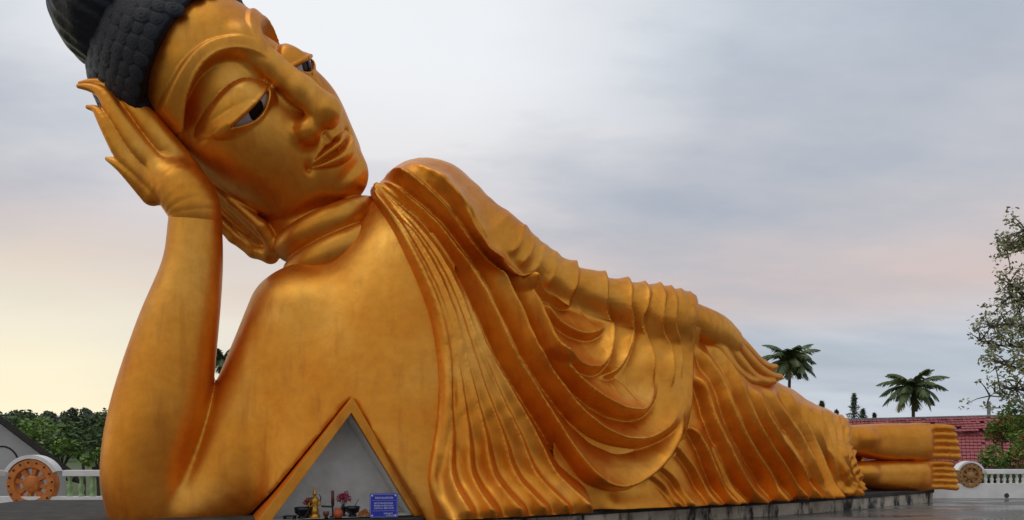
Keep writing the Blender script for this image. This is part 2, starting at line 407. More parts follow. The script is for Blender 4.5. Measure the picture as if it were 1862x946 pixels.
def niche_uvw(P):
    A = Wp(641, 722, 12.72); q = P - A; return q @ N_AL, q @ N_IN, P[:, 2]
_ai = on_front(639, 751); _li = on_front(492, 944); _ri = on_front(753, 944); _ao = on_front(641, 722); _lo = on_front(466, 944); _ro = on_front(768, 944)
def tri_sdf(P, ap, l, r):
    A = Wp(641, 722, 12.72); u, w, z = niche_uvw(P)
    def uz(q): return ((q - A) @ N_AL, q[2])
    (ua, za), (ul, zl), (ur, zr) = uz(ap), uz(l), uz(r)
    def half(x0, z0, x1, z1):
        nx, nz = (z1 - z0), -(x1 - x0); ln = math.hypot(nx, nz); return ((u - x0) * nx + (z - z0) * nz) / ln
    d1 = half(ur, zr, ua, za); d2 = half(ua, za, ul, zl)
    if d1[0] != d1[0]: pass
    return np.maximum(d1, d2), w
def body(P):
    d = trunk(P)
    d = smin(d, chain(P, *UPc), 0.55)
    d = smin(d, chain(P, ARM_P, ARM_R), 0.28 + 0.5 * sstep(0.4, -1.6, P[:, 0]) + 0.5 * sstep(1.2, 3.4, P[:, 0]))
    return d
def propping_arm(P): return chain(P, *FOc)
def propping_hand(P):
    h = chain(P, *PALMc); g = None
    for f in FINc:
        c = chain(P, f[0], f[1]); g = c if g is None else smin(g, c, 0.02)
    return smin(h, g, 0.10)
def torso(P):
    d = smin(body(P), propping_arm(P), 0.05)
    t, w = tri_sdf(P, _ao, _lo, _ro)
    hole = np.maximum(t, w - 2.2)
    return np.maximum(np.maximum(d, -hole), ZP - 0.15 - P[:, 2])

# torso, upper arm, forearm and hand
P, F, Nn = polygonise(torso, (-8.7, 11.9, 0.2), (-0.9, 17.0, 9.0), 0.034)
xp, yp = to_px(P)
fx = xp[F].mean(1); fy = yp[F].mean(1)
P, F, Nn = keep_faces(P, F, (fx < 830) & ((fx < 760) | (fy > 420)), Nn)
P = relax(P, F, 14, .5, .5)
link('torso', mesh_np('torso', P, F, GOLD), statue)
print('torso', len(F), time.time() - T0)

P, F, Nn = polygonise(propping_hand, (-8.7, 12.4, 5.4), (-4.9, 14.3, 9.0), 0.022)
P = relax(P, F, 6)
link('hand', mesh_np('hand', P, F, GOLD), statue)
# ---- robe folds, traced as curves on the cloth (in photo pixels), then raised on the surface of the body
def z2(*q): return [(660 + a / 2.782, 280 + b / 2.782) for a, b in q]
def z3(*q): return [(860 + a / 3.153, 420 + b / 3.153) for a, b in q]
def z4(*q): return [(760 + a / 3.0906, 640 + b / 3.0906) for a, b in q]
def z1(*q): return [(1180 + a / 2.4262, 540 + b / 2.4262) for a, b in q]
EDGE = [(655, 318), (668, 345), (686, 374), (712, 415), (735, 460), (762, 520), (780, 570), (791, 620), (798, 690), (794, 770), (784, 830), (779, 866), (783, 900), (790, 925), (795, 950)]
HEM = [(1060, 950), (1068, 905), (1076, 886), (1108, 893), (1142, 892), (1174, 880), (1208, 858), (1238, 812), (1251, 770), (1257, 700), (1260, 640), (1266, 575), (1270, 520)]
ROBE_POLY = [tuple(q) for q in spline(EDGE, 5)] + [tuple(q) for q in spline(HEM, 5)] + [(1270, 430), (1000, 330), (900, 260), (760, 200), (600, 200), (630, 290)]
# (curve, height m, width inside px, width outside px, side, taper start, taper end)
D_ = [(684, 344), (729, 372), (772, 415), (810, 475), (842, 545), (866, 605), (886, 650), (928, 724), (967, 790), (999, 858), (1040, 910)]
E_ = [(690, 338), (740, 364), (790, 410), (832, 470), (870, 535), (900, 597), (920, 642), (960, 708), (999, 773), (1035, 828), (1070, 868), (1103, 884), (1141, 878), (1180, 850), (1213, 808), (1236, 753), (1246, 690)]
F_ = [(706, 328), (760, 354), (815, 402), (862, 464), (903, 530), (934, 592), (955, 640), (993, 694), (1035, 748), (1077, 784), (1116, 800), (1155, 802), (1190, 786), (1214, 760), (1236, 714)]
G_ = [(740, 322), (790, 354), (845, 410), (890, 467), (930, 532), (960, 592), (985, 642), (1019, 686), (1058, 722), (1103, 746), (1140, 753), (1161, 745), (1176, 718), (1177, 680)]
EDGE_FOLDS = [
 # the long sheets that sweep from the shoulder round under the arm: raised inside, dropping outwards
 (E_, .25, 30, 15, 1, .06, .25), (F_, .27, 27, 15, 1, .08, .2), (G_, .25, 24, 13, 1, .12, .15),
 (z3((380, 690), (470, 770), (580, 812), (680, 805), (740, 740), (765, 640), (756, 520), (740, 420), (748, 310), (738, 225)), .15, 19, 9, 1, .12, .05),
 (z3((690, 840), (780, 825), (850, 750), (885, 640), (888, 520), (876, 420), (886, 340), (864, 265)), .13, 17, 8, 1, .15, .05),
 (z3((985, 920), (1003, 840), (1000, 740), (968, 620), (952, 520), (975, 430), (990, 370), (966, 300)), .10, 16, 7, 1, .25, .05),
 (z3((1090, 946), (1112, 850), (1097, 700), (1058, 560), (1066, 450), (1075, 390), (1050, 322)), .09, 14, 6, 1, .25, .05),
 (z3((1155, 900), (1163, 780), (1154, 640), (1128, 520), (1138, 430), (1112, 340)), .08, 13, 6, 1, .25, .05),
 (z3((150, 290), (210, 360), (300, 410), (400, 430), (500, 440), (545, 380), (578, 280), (575, 180)), .12, 20, 8, 1, .2, .05),
 (z3((330, 430), (420, 530), (520, 595), (620, 622), (690, 605), (728, 555)), .10, 22, 6, 1, .2, .2),
 (z3((20, 90), (100, 150), (190, 215), (260, 275)), .06, 18, 4, 1, .3, .6),
 (z2((415, 280), (530, 350), (620, 440), (690, 510)), .05, 18, 4, 1, .3, .6),
 (z4((1220, 780), (1310, 690), (1380, 590), (1430, 470), (1460, 300)), .06, 14, 5, 1, .3, .3),
]
def lerp_curve(k):
    a = resample(spline(EDGE[2:-1], 6), 40); b = resample(spline(D_, 6), 40); return a * (1 - k) + b * k
def resample(p, n):
    l = np.concatenate([[0], np.cumsum(np.sqrt((np.diff(p, axis=0) ** 2).sum(1)))]); u = np.linspace(0, l[-1], n); return np.stack([np.interp(u, l, p[:, i]) for i in (0, 1)], 1)
RIDGES = [(lerp_curve(k), A, w, .03, 0) for k, A, w in ((.14, .18, 12), (.30, .22, 13), (.47, .23, 13), (.64, .23, 13), (.81, .24, 13), (.98, .26, 15))] + [
 (z2((120, 130), (260, 230), (390, 370), (520, 540), (640, 700)), .04, 8, .3, .4), (z2((200, 130), (340, 240), (450, 360), (600, 520)), .03, 7, .3, .4)]
RIBS = [  # cloth pulled in rings round the arm
 (z3((20, 20), (90, 25), (150, -10), (200, -60)), .06, 9), (z3((190, 160), (215, 110), (255, 60), (265, -10)), .09, 10), (z3((245, 220), (275, 170), (310, 115), (330, 50)), .08, 8), (z3((310, 270), (345, 220), (375, 160), (385, 100)), .08, 8),
 (z3((405, 330), (440, 270), (455, 200), (445, 140)), .07, 8), 
 (z3((1190, 600), (1190, 480), (1180, 420), (1165, 360)), .08, 8), (z3((1225, 650), (1235, 520), (1235, 430), (1215, 370)), .08, 8)]
SKIRT_FOLDS = [
 (z1((0, 780), (60, 830), (100, 905)), .06), (z1((40, 740), (110, 810), (150, 905)), .08), (z1((100, 640), (180, 750), (220, 830), (250, 905)), .11), (z1((170, 560), (225, 660), (275, 790), (320, 905)), .17),
 (z1((195, 330), (240, 440), (270, 560), (310, 660), (360, 780), (432, 900)), .20), (z1((205, 210), (300, 390), (330, 480), (380, 600), (440, 710), (500, 800), (527, 890)), .20),
 (z1((240, 180), (330, 310), (400, 470), (450, 590), (520, 700), (590, 810), (622, 870)), .20), (z1((425, 390), (490, 540), (560, 660), (640, 760), (692, 880)), .19), (z1((495, 395), (560, 510), (630, 620), (670, 720), (700, 800), (722, 880)), .17),
 (z1((565, 400), (640, 520), (700, 640), (730, 760), (747, 870)), .16), (z1((650, 470), (720, 620), (770, 720), (790, 800), (812, 860)), .14), (z1((700, 490), (750, 610), (775, 710), (800, 780), (832, 860)), .12),
 (z1((750, 500), (785, 590), (785, 680), (812, 780), (852, 860)), .12), (z1((795, 520), (812, 600), (800, 690), (835, 760), (890, 850)), .11), (z1((825, 535), (840, 610), (830, 690), (860, 760), (900, 820)), .09),
 (z1((270, 640), (330, 780), (372, 900)), .06), (z1((560, 600), (640, 720), (680, 800)), .06)]
def near(x, y, pl, m):
    a = np.asarray(pl); lo = a.min(0) - m; hi = a.max(0) + m
    return (x > lo[0]) & (x < hi[0]) & (y > lo[1]) & (y < hi[1])
def fold_height(x, y):
    h = np.zeros(len(x), np.float32)
    for pl, A, wi, wo, sg, t0, t1 in EDGE_FOLDS:
        m = near(x, y, pl, wi * 4); pl = spline(pl, 4)
        d, s, t = line_dist(x[m], -y[m], pl * [1, -1]); s = s * sg
        amp = 1.55 * A * sstep(0, t0, t) * sstep(0, t1, 1 - t) * (1 if t1 > .06 else 1 - 0.62 * sstep(.70, .95, t))
        inside = np.exp(-d / wi) - 0.25 * np.exp(-(d / (wi * .35)) ** 2) * 0
        outside = np.where(d < wo, 1 - 1.55 * np.clip(d / wo, 0, 1) ** 0.92, -0.55 * np.exp(-np.clip(d - wo, 0, None) / 20))
        h[m] += amp * np.where(s > 0, inside, outside)
    for pl, A, w, t0, t1 in RIDGES:
        m = near(x, y, pl, w * 5); pl = spline(pl, 2)
        d, s, t = line_dist(x[m], -y[m], pl * [1, -1]); amp = A * sstep(0, t0, t) * (sstep(0, t1, 1 - t) if t1 else 1) * (0.70 + 0.30 * t); ww = w * (0.50 + 0.50 * t) * np.where(s > 0, 1.2, 0.72)
        q = np.sqrt(d * d + 5.0) ; h[m] += amp * (1.25 * np.exp(-q / ww) - 0.30 * np.exp(-((d - 2.0 * ww) / (0.9 * ww)) ** 2))
    for pl, A, w in RIBS:
        m = near(x, y, pl, w * 5); pl = spline(pl, 4)
        d, s, t = line_dist(x[m], -y[m], pl * [1, -1]); amp = 0.62 * A * sstep(0, .25, t) * sstep(0, .1, 1 - t)
        h[m] += amp * (1.3 * np.exp(-np.sqrt(d * d + 3) / (.62 * w)) - 0.3 * np.exp(-((d - 1.8 * w) / w) ** 2))
    return h
BAND = spline(EDGE, 5)
P, F, Nn = polygonise(body, (-3.2, 12.3, 0.2), (5.3, 18.6, 7.3), 0.0245)
xp, yp = to_px(P)
fx = xp[F].mean(1); fy = yp[F].mean(1)
def poly_sd(x, y, poly):
    d, _, _ = line_dist(x, y, np.array(list(poly) + [poly[0]])); return np.where(in_poly(x, y, poly), d, -d)
m = (fx > 620) & (fx < 1300)
P, F, Nn = keep_faces(P, F, m, Nn); xp, yp = to_px(P)
sdv = poly_sd(xp, yp, ROBE_POLY)
fm = (sdv[F].max(1) > -22)
P, F, Nn, sdv = keep_faces(P, F, fm, Nn, sdv); xp, yp = to_px(P)
Nn = relax(Nn, F, 24, .5, .5); Nn /= np.linalg.norm(Nn, axis=1)[:, None] + 1e-9
hh = fold_height(xp, yp)
dB, sB, tB = line_dist(xp, yp, BAND)
inp = sdv > 0
band = np.where(inp, 0.05 * np.exp(-((dB - 9) / 8.0) ** 2) - 0.05 * np.exp(-((dB - 22) / 6.0) ** 2), 0) * (tB > 0.02)
flare = sstep(1.3, 0.0, P[:, 2] - ZP) ** 2.2 * 0.55 * sstep(785, 815, xp) * sstep(1085, 1040, xp)
fine = 0.012 * np.sin(xp * 0.11 + 1.7 * np.sin(yp * 0.05)) * np.sin(yp * 0.07 + xp * 0.013)
thick = 0.075 + 0.10 * sstep(1120, 1230, xp)
disp = np.where(inp, thick * sstep(-5, 9, sdv) + 0.02, 0.02 + 0.03 * np.clip(sdv, -8, 0)) + (hh + band + flare + fine) * sstep(-3, 4, sdv)
front = Nn[:, 1] < 0.35
disp = np.where(front, disp, np.where(inp, 0.06, disp))
ND = Nn.copy(); ND[:, 2] = np.where(ND[:, 2] < -0.15, -0.15 * np.ones(len(P)), ND[:, 2]); 
P2 = P + ND * disp[:, None]
P2[:, 2] = np.maximum(P2[:, 2], ZP + 0.015)
fz = (P[:, 2] > ZP - 0.02)[F].any(1); P2, F2 = keep_faces(P2, F, fz); P2 = relax(P2, F2, 4)
link('robe', mesh_np('robe', P2, F2, GOLD), statue)
print('robe', len(F2), time.time() - T0)

# ---- lower robe over the legs
P, F, Nn = polygonise(trunk, (0.8, 14.0, 0.2), (10.4, 21.2, 4.6), 0.028)
P, F, Nn = keep_faces(P, F, (P[:, 2] > ZP - 0.1)[F].all(1), Nn)
xp, yp = to_px(P); h = np.zeros(len(P), np.float32)
for pl, A in SKIRT_FOLDS:
    m = near(xp, yp, pl, 60); pl = spline(pl, 4)
    d, s, t = line_dist(xp[m], -yp[m], pl * [1, -1])
    amp = 1.35 * A * sstep(0, .12, t) * (0.75 + 0.45 * t)
    h[m] += amp * np.where(s > 0, np.exp(-d / 20), np.where(d < 7, 1 - 1.5 * d / 7, -0.5 * np.exp(-(np.clip(d - 7, 0, None)) / 9)))
h = h * (1 - 0.75 * np.exp(-((xp - 1335) / 75) ** 2 - ((yp - 640 - 0.75 * (xp - 1335)) / 42) ** 2))
flare = sstep(0.55, 0.0, P[:, 2] - ZP) ** 2 * 0.22 * sstep(1090, 1120, xp)
ruf = 0.022 * np.sin(xp * 0.55 + yp * 0.22) * sstep(1500, 1525, xp) + 0.014 * np.sin(yp * 0.45 + xp * .2) * sstep(1510, 1530, xp)
front = Nn[:, 1] < 0.4
disp = np.where(front, h + flare + ruf + 0.01 * np.sin(xp * .09) * np.sin(yp * .1 + 1), 0.02) + 0.0
hem_end = 1546 + 3 * np.sin(yp * 0.30) + 3 * np.sin(yp * 0.13 + 1) - 8 * sstep(830, 800, yp)
disp = disp - 0.45 * sstep(-2, 9, xp - hem_end)
ND = Nn.copy(); ND[:, 2] = np.maximum(ND[:, 2], -0.1)
P2 = P + ND * disp[:, None]; P2[:, 2] = np.maximum(P2[:, 2], ZP + 0.012)
P2, F2 = keep_faces(P2, F, (xp < hem_end + 14)[F].all(1)); P2 = relax(P2, F2, 4)
link('lower_robe', mesh_np('lower_robe', P2, F2, GOLD), statue)
print('skirt', len(F2), time.time() - T0)

# ---- hand resting on the thigh
def surf_depth(f, x, y, y0=11.0, y1=22.0):
    Y = np.linspace(y0, y1, 900); pts = np.stack([(x - CX) / FPX * Y, Y, EYE + (H0 - y) / FPX * Y], 1).astype(np.float32)
    d = f(pts); i = np.argmax(d < 0); return Y[i] if d[i] < 0 else None
def on_body(lst, lift=0.55):
    out = []
    for x, y, r, dy in lst:
        Y = surf_depth(body, x, y) or 17.6
        out.append((x, y, min(Y, 17.9) - lift * r * 17 / FPX + dy, r))
    return out
HB = [(1225, 572, 33, .1), (1262, 586, 33, .1), (1296, 604, 35, 0), (1318, 622, 32, 0)]
HF = [[(1316, 600, 16, .16), (1352, 634, 13.5, .22), (1378, 659, 11, .30), (1398, 668, 8, .36), (1410, 667, 5, .38)],
      [(1316, 612, 17, 0), (1351, 647, 14.5, 0), (1378, 673, 12, 0), (1402, 685, 9, 0), (1418, 686, 6, .02)],
      [(1310, 624, 17, -.10), (1342, 660, 14.5, -.15), (1366, 685, 12, -.17), (1388, 694, 9, -.17), (1406, 694, 6, -.15)],
      [(1302, 628, 16, -.12), (1326, 664, 13.5, -.26), (1346, 683, 11, -.30), (1364, 692, 8, -.30), (1380, 693, 5, -.28)]]
Yh = 16.52
def hb(lst, d0=0.0):
    return [(x, y, Yh + (x - 1262) * 0.0085 + dy + d0, r) for x, y, r, dy in lst]
HBc = conv(hb(HB), 3); HFc = [conv(hb(f, -0.05), 3) for f in HF]
def rest_hand(P):
    d = chain(P, *HBc)
    for f in HFc: d = smin(d, chain(P, *f), 0.025)
    return d
P, F, Nn = polygonise(rest_hand, (3.6, 15.4, 2.6), (7.4, 19.0, 5.4), 0.022)
P = relax(P, F, 14)
link('hand', mesh_np('hand', P, F, GOLD), statue)

# ---- feet, one on the other, toes in a row
def foot(y_top, y_bot, x0, x1, n_toe):
    yc = (y_top + y_bot) / 2; hp = (y_bot - y_top) / 2
    a = Wp(x0, yc, 20.15); b = Wp(x1 - 66, yc, 20.6)
    hw = hp * 20.5 / FPX
    ax = (b - a); ax[2] = 0; ln = np.linalg.norm(ax); ax /= ln; nrm = np.array([ax[1], -ax[0], 0])
    toes = []
    for i in range(n_toe):
        y = y_top + (i + 0.5) * (y_bot - y_top) / n_toe
        ext = [-9, -5, -2, 0, 2][i]
        p0 = Wp(x1 - 78, y, 20.4); p1 = Wp(x1 - 30, y - 1, 20.48); p2 = Wp(x1 - 6 + ext, y + 1, 20.55)
        toes.append(([p0, p1, p2], [hw / n_toe * 1.1, hw / n_toe * 0.98, hw / n_toe * 1.08]))
    def f(P):
        q = P - a; u = q @ ax; v = q @ nrm; w = P[:, 2] - (a[2] + (b[2] - a[2]) * np.clip(u / ln, 0, 1))
        wid = 0.62 - 0.16 * np.clip(u / ln, 0, 1)
        tt_ = np.clip(u / ln, 0, 1); sh = hw * (0.84 + 0.22 * sstep(0.05, .65, tt_)) ; w = w - 0.10 * hw * (1 - sstep(0.05, .65, tt_))
        r = (np.abs(v / wid) ** 2.6 + np.abs(w / sh) ** 3.2 + 1e-9) ** (1 / 2.9); d = (r - 1) * np.minimum(wid, sh)
        d = smax(d, u - ln - 0.12, 0.35); d = smax(d, -u - 0.3, 0.1)
        d = smin(d, ellipsoid(P, a + ax * 0.75 + nrm * 0.42 + np.array([0, 0, .1]), (.3, .3, .22)), .22)
        tt = None
        for pts, rs in toes:
            c = chain(P, pts, rs); tt = c if tt is None else np.minimum(tt, c)
        return smin(d, tt, 0.13)
    return f
for (yt, yb, x1) in ((772, 836, 1744), (838, 891, 1742)):
    P, F, Nn = polygonise(foot(yt, yb, 1512, x1, 5), (8.2, 19.0, ZP - 0.2), (13.6, 21.8, 2.6), 0.022)
    P = relax(P, F, 8)
    fo_ = link('foot', mesh_np('foot', P, F, GOLD), statue)
    for i in range(5):
        y = yt + (i + 0.5) * (yb - yt) / 5; hgt = (yb - yt) / 10 * 20.5 / FPX; tip = Wp(x1 - 13 + [-9, -5, -2, 0, 2][i], y, 20.52)
        nb = MB(); nv = []
        for k in range(10):
            a_ = 2 * math.pi * k / 10; nv.append((tip[0] + .16 * math.cos(a_) * (1 if math.cos(a_) < 0 else .8), tip[1] - hgt * (1.02 - .25 * abs(math.sin(a_))) + .03 * math.cos(a_), tip[2] + hgt * .62 * math.sin(a_)))
        nv.append((tip[0], tip[1] - hgt * 1.16, tip[2])); nb.add(nv, [(k, (k + 1) % 10, 10) for k in range(10)])
        no_ = nb.build('toenail', GOLD, fo_, smooth=True); no_.matrix_parent_inverse = Matrix()
print('feet', time.time() - T0)

# ---- head
def hchain(P, pts, rs, k=0.0): return chain(P, pts, rs, k, 1.0, 45.0)
HP = (440, 198); HY = 14.25; HS = HY / FPX
HO = Wp(*HP, HY); vdir = HO - np.array([0, 0, EYE]); vdir /= np.linalg.norm(vdir)
rt = np.cross(vdir, [0, 0, 1]); rt /= np.linalg.norm(rt); upv = np.cross(rt, vdir)
ROLL, YAW, PITCH = R(44.5), R(36), R(0)             # roll: the crown leans to the left of the picture
e1 = rt * math.cos(ROLL) + upv * math.sin(ROLL); e2 = -rt * math.sin(ROLL) + upv * math.cos(ROLL); e3 = -vdir
ex = e1 * math.cos(YAW) - e3 * math.sin(YAW); ez = e1 * math.sin(YAW) + e3 * math.cos(YAW); ey = e2
ey2 = ey * math.cos(PITCH) + ez * math.sin(PITCH); ez2 = ez * math.cos(PITCH) - ey * math.sin(PITCH)
HM = np.stack([ex, ey2, ez2], 0).astype(np.float32)   # rows: local axes in the world
def hl(P): return ((P - HO.astype(np.float32)) @ HM.T) / HS
def hw_(L): return HO + (np.asarray(L, float) * HS) @ HM
BROW = spline([(10, 22), (16, 46), (34, 68), (62, 80), (92, 77), (120, 58), (138, 28), (146, -4)], 5)
LIPU = [(-62, -136), (-36, -134), (-13, -133), (0, -135), (13, -133), (36, -134), (62, -136)]
LIPL = [(-54, -146), (-28, -156), (0, -159), (28, -156), (54, -146)]
def skull(L):
    d = ellipsoid(L, (0, 45, -25), (134, 165, 165))
    d = smin(d, ellipsoid(L, (0, -64, 12), (138, 150, 130)), 40)
    d = smin(d, ellipsoid(L, (0, -148, 36), (118, 84, 92)), 35)
    d = smin(d, ellipsoid(L, (0, -188, 110), (46, 38, 36)), 45)
    ax = L.copy(); ax[:, 0] = np.abs(ax[:, 0])
    d = smin(d, ellipsoid(ax, (64, -66, 68), (52, 64, 54)), 40)
    return d
_q = [(float(x), float(y)) for x, y in LIPU + LIPL]
def skull_z(x, y):
    z = np.linspace(250, -50, 601).astype(np.float32); L = np.stack([np.full(601, x), np.full(601, y), z], 1).astype(np.float32)
    d = skull(L); i = np.argmax(d < 0); return float(z[i])
LU = [np.array([x, y, skull_z(x, y) + (2 if abs(x) > 50 else 4)]) for x, y in LIPU]; LUr = [3, 7, 9, 8.5, 9, 7, 3]
LL = [np.array([x, y, skull_z(x, y) + (2 if abs(x) > 45 else 4)]) for x, y in LIPL]; LLr = [4, 13, 15, 13, 4]
def almond(xm, ym):
    t = (xm - 75) / 42
    yu = -6 - 2 * (1 - t * t) - 4 * t; yl = -6 - 18 * (1 - t * t) - 4 * t
    return np.where(np.abs(t) < 1.0, np.minimum(yu - ym, ym - yl), -9 - 30 * (np.abs(t) - 1))
def face(L, opening=True):
    d = skull(L); ax = L.copy(); ax[:, 0] = np.abs(ax[:, 0])
    fw = sstep(-30, 30, L[:, 2])
    x, y = ax[:, 0], ax[:, 1]
    m = (fw > 0) & (np.abs(d) < 60) & (y > -120) & (y < 140)
    rel = np.zeros(len(L), np.float32)
    if m.any():
        xm, ym = x[m], y[m]; db, sb, tb = line_dist(xm, ym, BROW); sg = db * sb
        amp = sstep(1.0, 0.86, tb)
        r = 6.5 * sstep(-2, 3, sg) * sstep(25, 19, sg) * amp
        r += 2.0 * np.exp(-((sg - 1) / 3.0) ** 2) * amp
        sock = sstep(0, -9, sg) * np.exp(-(np.clip(-sg, 0, None) / 52) ** 2) * amp
        r -= 17 * sock
        # lids
        q = 1 - ((xm - 74) / 54) ** 2 - ((ym + 2) / 40) ** 2
        r += 20 * np.sqrt(np.clip(q, 0, 1)) * sstep(-34, -4, ym)
        r -= 3.0 * np.exp(-((q - 0.10) / 0.10) ** 2) * (ym > 0)
        ins = almond(xm, ym)
        r += 1.8 * np.exp(-((ins + 3.5) / 2.6) ** 2) * sstep(-14, -2, ins)
        if opening: r -= 15 * sstep(-0.5, 2.5, ins)
        rel[m] = r
    m = (fw > 0) & (np.abs(d) < 60) & (y > -215) & (y < -95) & (x < 90)
    if m.any():
        xm, ym = x[m], y[m]; u = np.clip(xm / 58, 0, 1); w_ = 1 - u * u
        line = -142 + 8 * u * u
        r = 7 * np.exp(-(xm / 58) ** 2 - ((ym + 146) / 34) ** 2)
        hu = 3 + 14 * w_ * (1 - .22 * np.exp(-(xm / 9) ** 2)); hl_ = 2 + 21 * w_ ** .8
        vu = (ym - line) / hu; vl = (line - ym) / hl_
        lipu = 11 * np.sqrt(np.clip(vu * (1.02 - vu), 0, 1)) * 2 * np.sqrt(w_); lipl = 13 * np.sqrt(np.clip(vl * (1.02 - vl), 0, 1)) * 2 * np.sqrt(w_)
        on = (xm < 58)
        r += np.where(on & (vu > 0) & (vu < 1.02), lipu, 0) + np.where(on & (vl > 0) & (vl < 1.02), lipl, 0)
        r -= 4.5 * np.exp(-((ym - line) / 4.4) ** 2) * sstep(67, 55, xm)
        r -= 6 * np.exp(-((xm - 61) / 8) ** 2 - ((ym + 134) / 10) ** 2)
        r -= 7 * np.exp(-(xm / 36) ** 2 - ((ym + 182) / 10) ** 2)
        r -= 4 * np.exp(-(xm / 7) ** 2) * sstep(-132, -126, ym) * sstep(-104, -112, ym)
        rel[m] = r
    d = d - rel * fw
    n = hchain(ax, [(0, 70, 124), (0, 20, 142), (0, -35, 164), (0, -78, 182)], [24, 22, 24, 25], k=8)
    n = smin(n, ellipsoid(ax, (0, -85, 177), (29, 24, 26)), 14)
    n = smin(n, ellipsoid(ax, (33, -88, 150), (23, 21, 28)), 12)
    d = smin(d, n, 17)
    d = smax(d, -hchain(ax, [(16, -112, 158), (20, -106, 168)], [8, 7]), 5)
    return d
EAR = [np.array(q, float) for q in ((-140, 10, -100), (-150, -80, -96), (-154, -150, -82), (-153, -190, -66), (-151, -212, -38), (-149, -200, -8), (-146, -160, 0), (-141, -100, -24), (-132, -30, -50))]
def ears(L):
    ax = L.copy(); ax[:, 0] = -np.abs(ax[:, 0]) - 8
    d = hchain(ax, EAR, [13, 14, 14, 15, 16, 15, 12, 11, 10], k=6)
    d = smin(d, hchain(ax, [(-128, -10, -80), (-132, -110, -62), (-136, -190, -50)], [16, 17, 17]), 6)
    d = smin(d, hchain(ax, [(-128, -10, -60), (-132, -110, -40), (-136, -190, -22)], [16, 17, 17]), 6)
    d = smin(d, hchain(ax, [(-140, -30, -80), (-146, -110, -62), (-148, -160, -50)], [7, 7, 5]), 3)
    return d
NK0 = Wp(568, 352, 14.8); NK1 = Wp(622, 462, 15.05); NAX = NK1 - NK0; NLEN = np.linalg.norm(NAX); NAX = NAX / NLEN
RINGS = [(0.60, .92, .29), (1.02, 1.0, .32)]
def neck(P):
    q = P - NK0.astype(np.float32); u = q @ NAX.astype(np.float32); rad_ = np.sqrt(np.maximum((q * q).sum(1) - u * u, 0))
    d = np.maximum(rad_ - (0.86 + 0.08 * u / NLEN), np.maximum(0.55 * NLEN - u, u - NLEN - 0.5))
    d = smin(d, cone(P, hw_((-24, -80, -70)), NK1, 0.72, 0.90), 0.06)
    for t, Rr, rr in RINGS:
        d = smin(d, np.sqrt((rad_ - Rr) ** 2 + (u - t * NLEN) ** 2) - rr, 0.045)
    return d
def head(P):
    L = hl(P); d = smin(face(L), ears(L), 6) * HS
    return smin(d, neck(P), 0.06)
cn = HO
P, F, Nn = polygonise(head, HO - np.array([2.6, 2.6, 3.6]), HO + np.array([3.0, 2.6, 2.8]), 0.0225, lip=1.5)
P = relax(P, F, 12)
ho = link('head', mesh_np('head', P, F, GOLD), statue)
print('head', len(F), time.time() - T0)
ZB_Y = [-90, -60, 8, 50, 100, 120, 145, 158, 175]; ZB_Z = [-70, -55, -26, -22, -10, 22, 74, 100, 260]
def hair(P):
    L = hl(P); d = ellipsoid(L, (0, 85, -60), (158, 170, 185))
    cut = L[:, 2] - np.interp(L[:, 1], ZB_Y, ZB_Z) + 4 * np.sin(L[:, 0] * .2) * 0
    d = smax(d, cut * 0.75, 6); d = smax(d, -95 - L[:, 1], 20)
    return d * HS
P, F, Nn = polygonise(hair, HO - np.array([3.6, 3.0, 2.0]), HO + np.array([2.6, 3.4, 4.2]), 0.04)
hair_o = link('hair', mesh_np('hair', P, F, HAIR), statue)
def knot(P):
    L = hl(P); d = ellipsoid(L, (0, 226, -86), (112, 112, 110)); return d * HS
kc = hw_((0, 226, -86))
P, F, Nn = polygonise(knot, kc - 1.6, kc + 1.6, 0.04)
Lk = hl(P); an = np.arctan2(Lk[:, 0], Lk[:, 2] + 86)
P = P + Nn * (0.012 * np.sin(an * 26 + Lk[:, 1] * 0.12) + 0.008 * np.sin(an * 11 - Lk[:, 1] * 0.09))[:, None]
knot_o = link('topknot', mesh_np('topknot', P, F, HAIR), statue)
# curls: one flattened snail-shell, repeated
def curl_mesh():
    V = []; Fq = []; nr, na = 7, 14
    for j in range(nr + 1):
        r = j / nr
        for i in range(na):
            a = 2 * math.pi * i / na
            z = 0.62 * math.sqrt(max(0, 1 - r * r * 0.96)) + 0.05 * math.cos(2 * math.pi * (r * 2.2 - a / (2 * math.pi)))
            V.append((r * math.cos(a), r * math.sin(a), z - 0.22))
    for j in range(nr):
        for i in range(na): Fq.append((j * na + i, (j + 1) * na + i, (j + 1) * na + (i + 1) % na, j * na + (i + 1) % na))
    return mesh_np('curl', V, Fq, HAIR)
CM = curl_mesh()
def put_curls(parent, c, r, n, size, ok):
    k = 0
    for i in range(n):
        yy = 1 - 2 * (i + .5) / n; rr = math.sqrt(1 - yy * yy); th = i * 2.399963
        u = np.array([rr * math.cos(th), yy, rr * math.sin(th)]); L = np.array(c) + u * r
        if not ok(L, u): continue
        p = hw_(L); nl = u / np.array(r); nl /= np.linalg.norm(nl); nw = nl @ HM
        if nw @ (-vdir) < -0.35: continue
        q = Vector(nw).to_track_quat('Z', 'Y')
        o = link('curl', CM, parent, loc=(0, 0, 0))
        s = size * HS * random.uniform(.85, 1.2)
        o.parent = parent; o.matrix_parent_inverse = Matrix.Translation(statue.location).inverted()
        M = Matrix.Translation(Vector(p)) @ q.to_matrix().to_4x4() @ Matrix.Rotation(random.uniform(-.5, .5), 4, 'Z') @ Matrix.Diagonal((s, s * random.uniform(.8, 1.15), s * random.uniform(.30, .46), 1))
        o.matrix_parent_inverse = Matrix.Identity(4); o.matrix_basis = M if parent.parent is None else Matrix.Translation(-Vector((0, 0, 0))) @ M
        k += 1
    return k
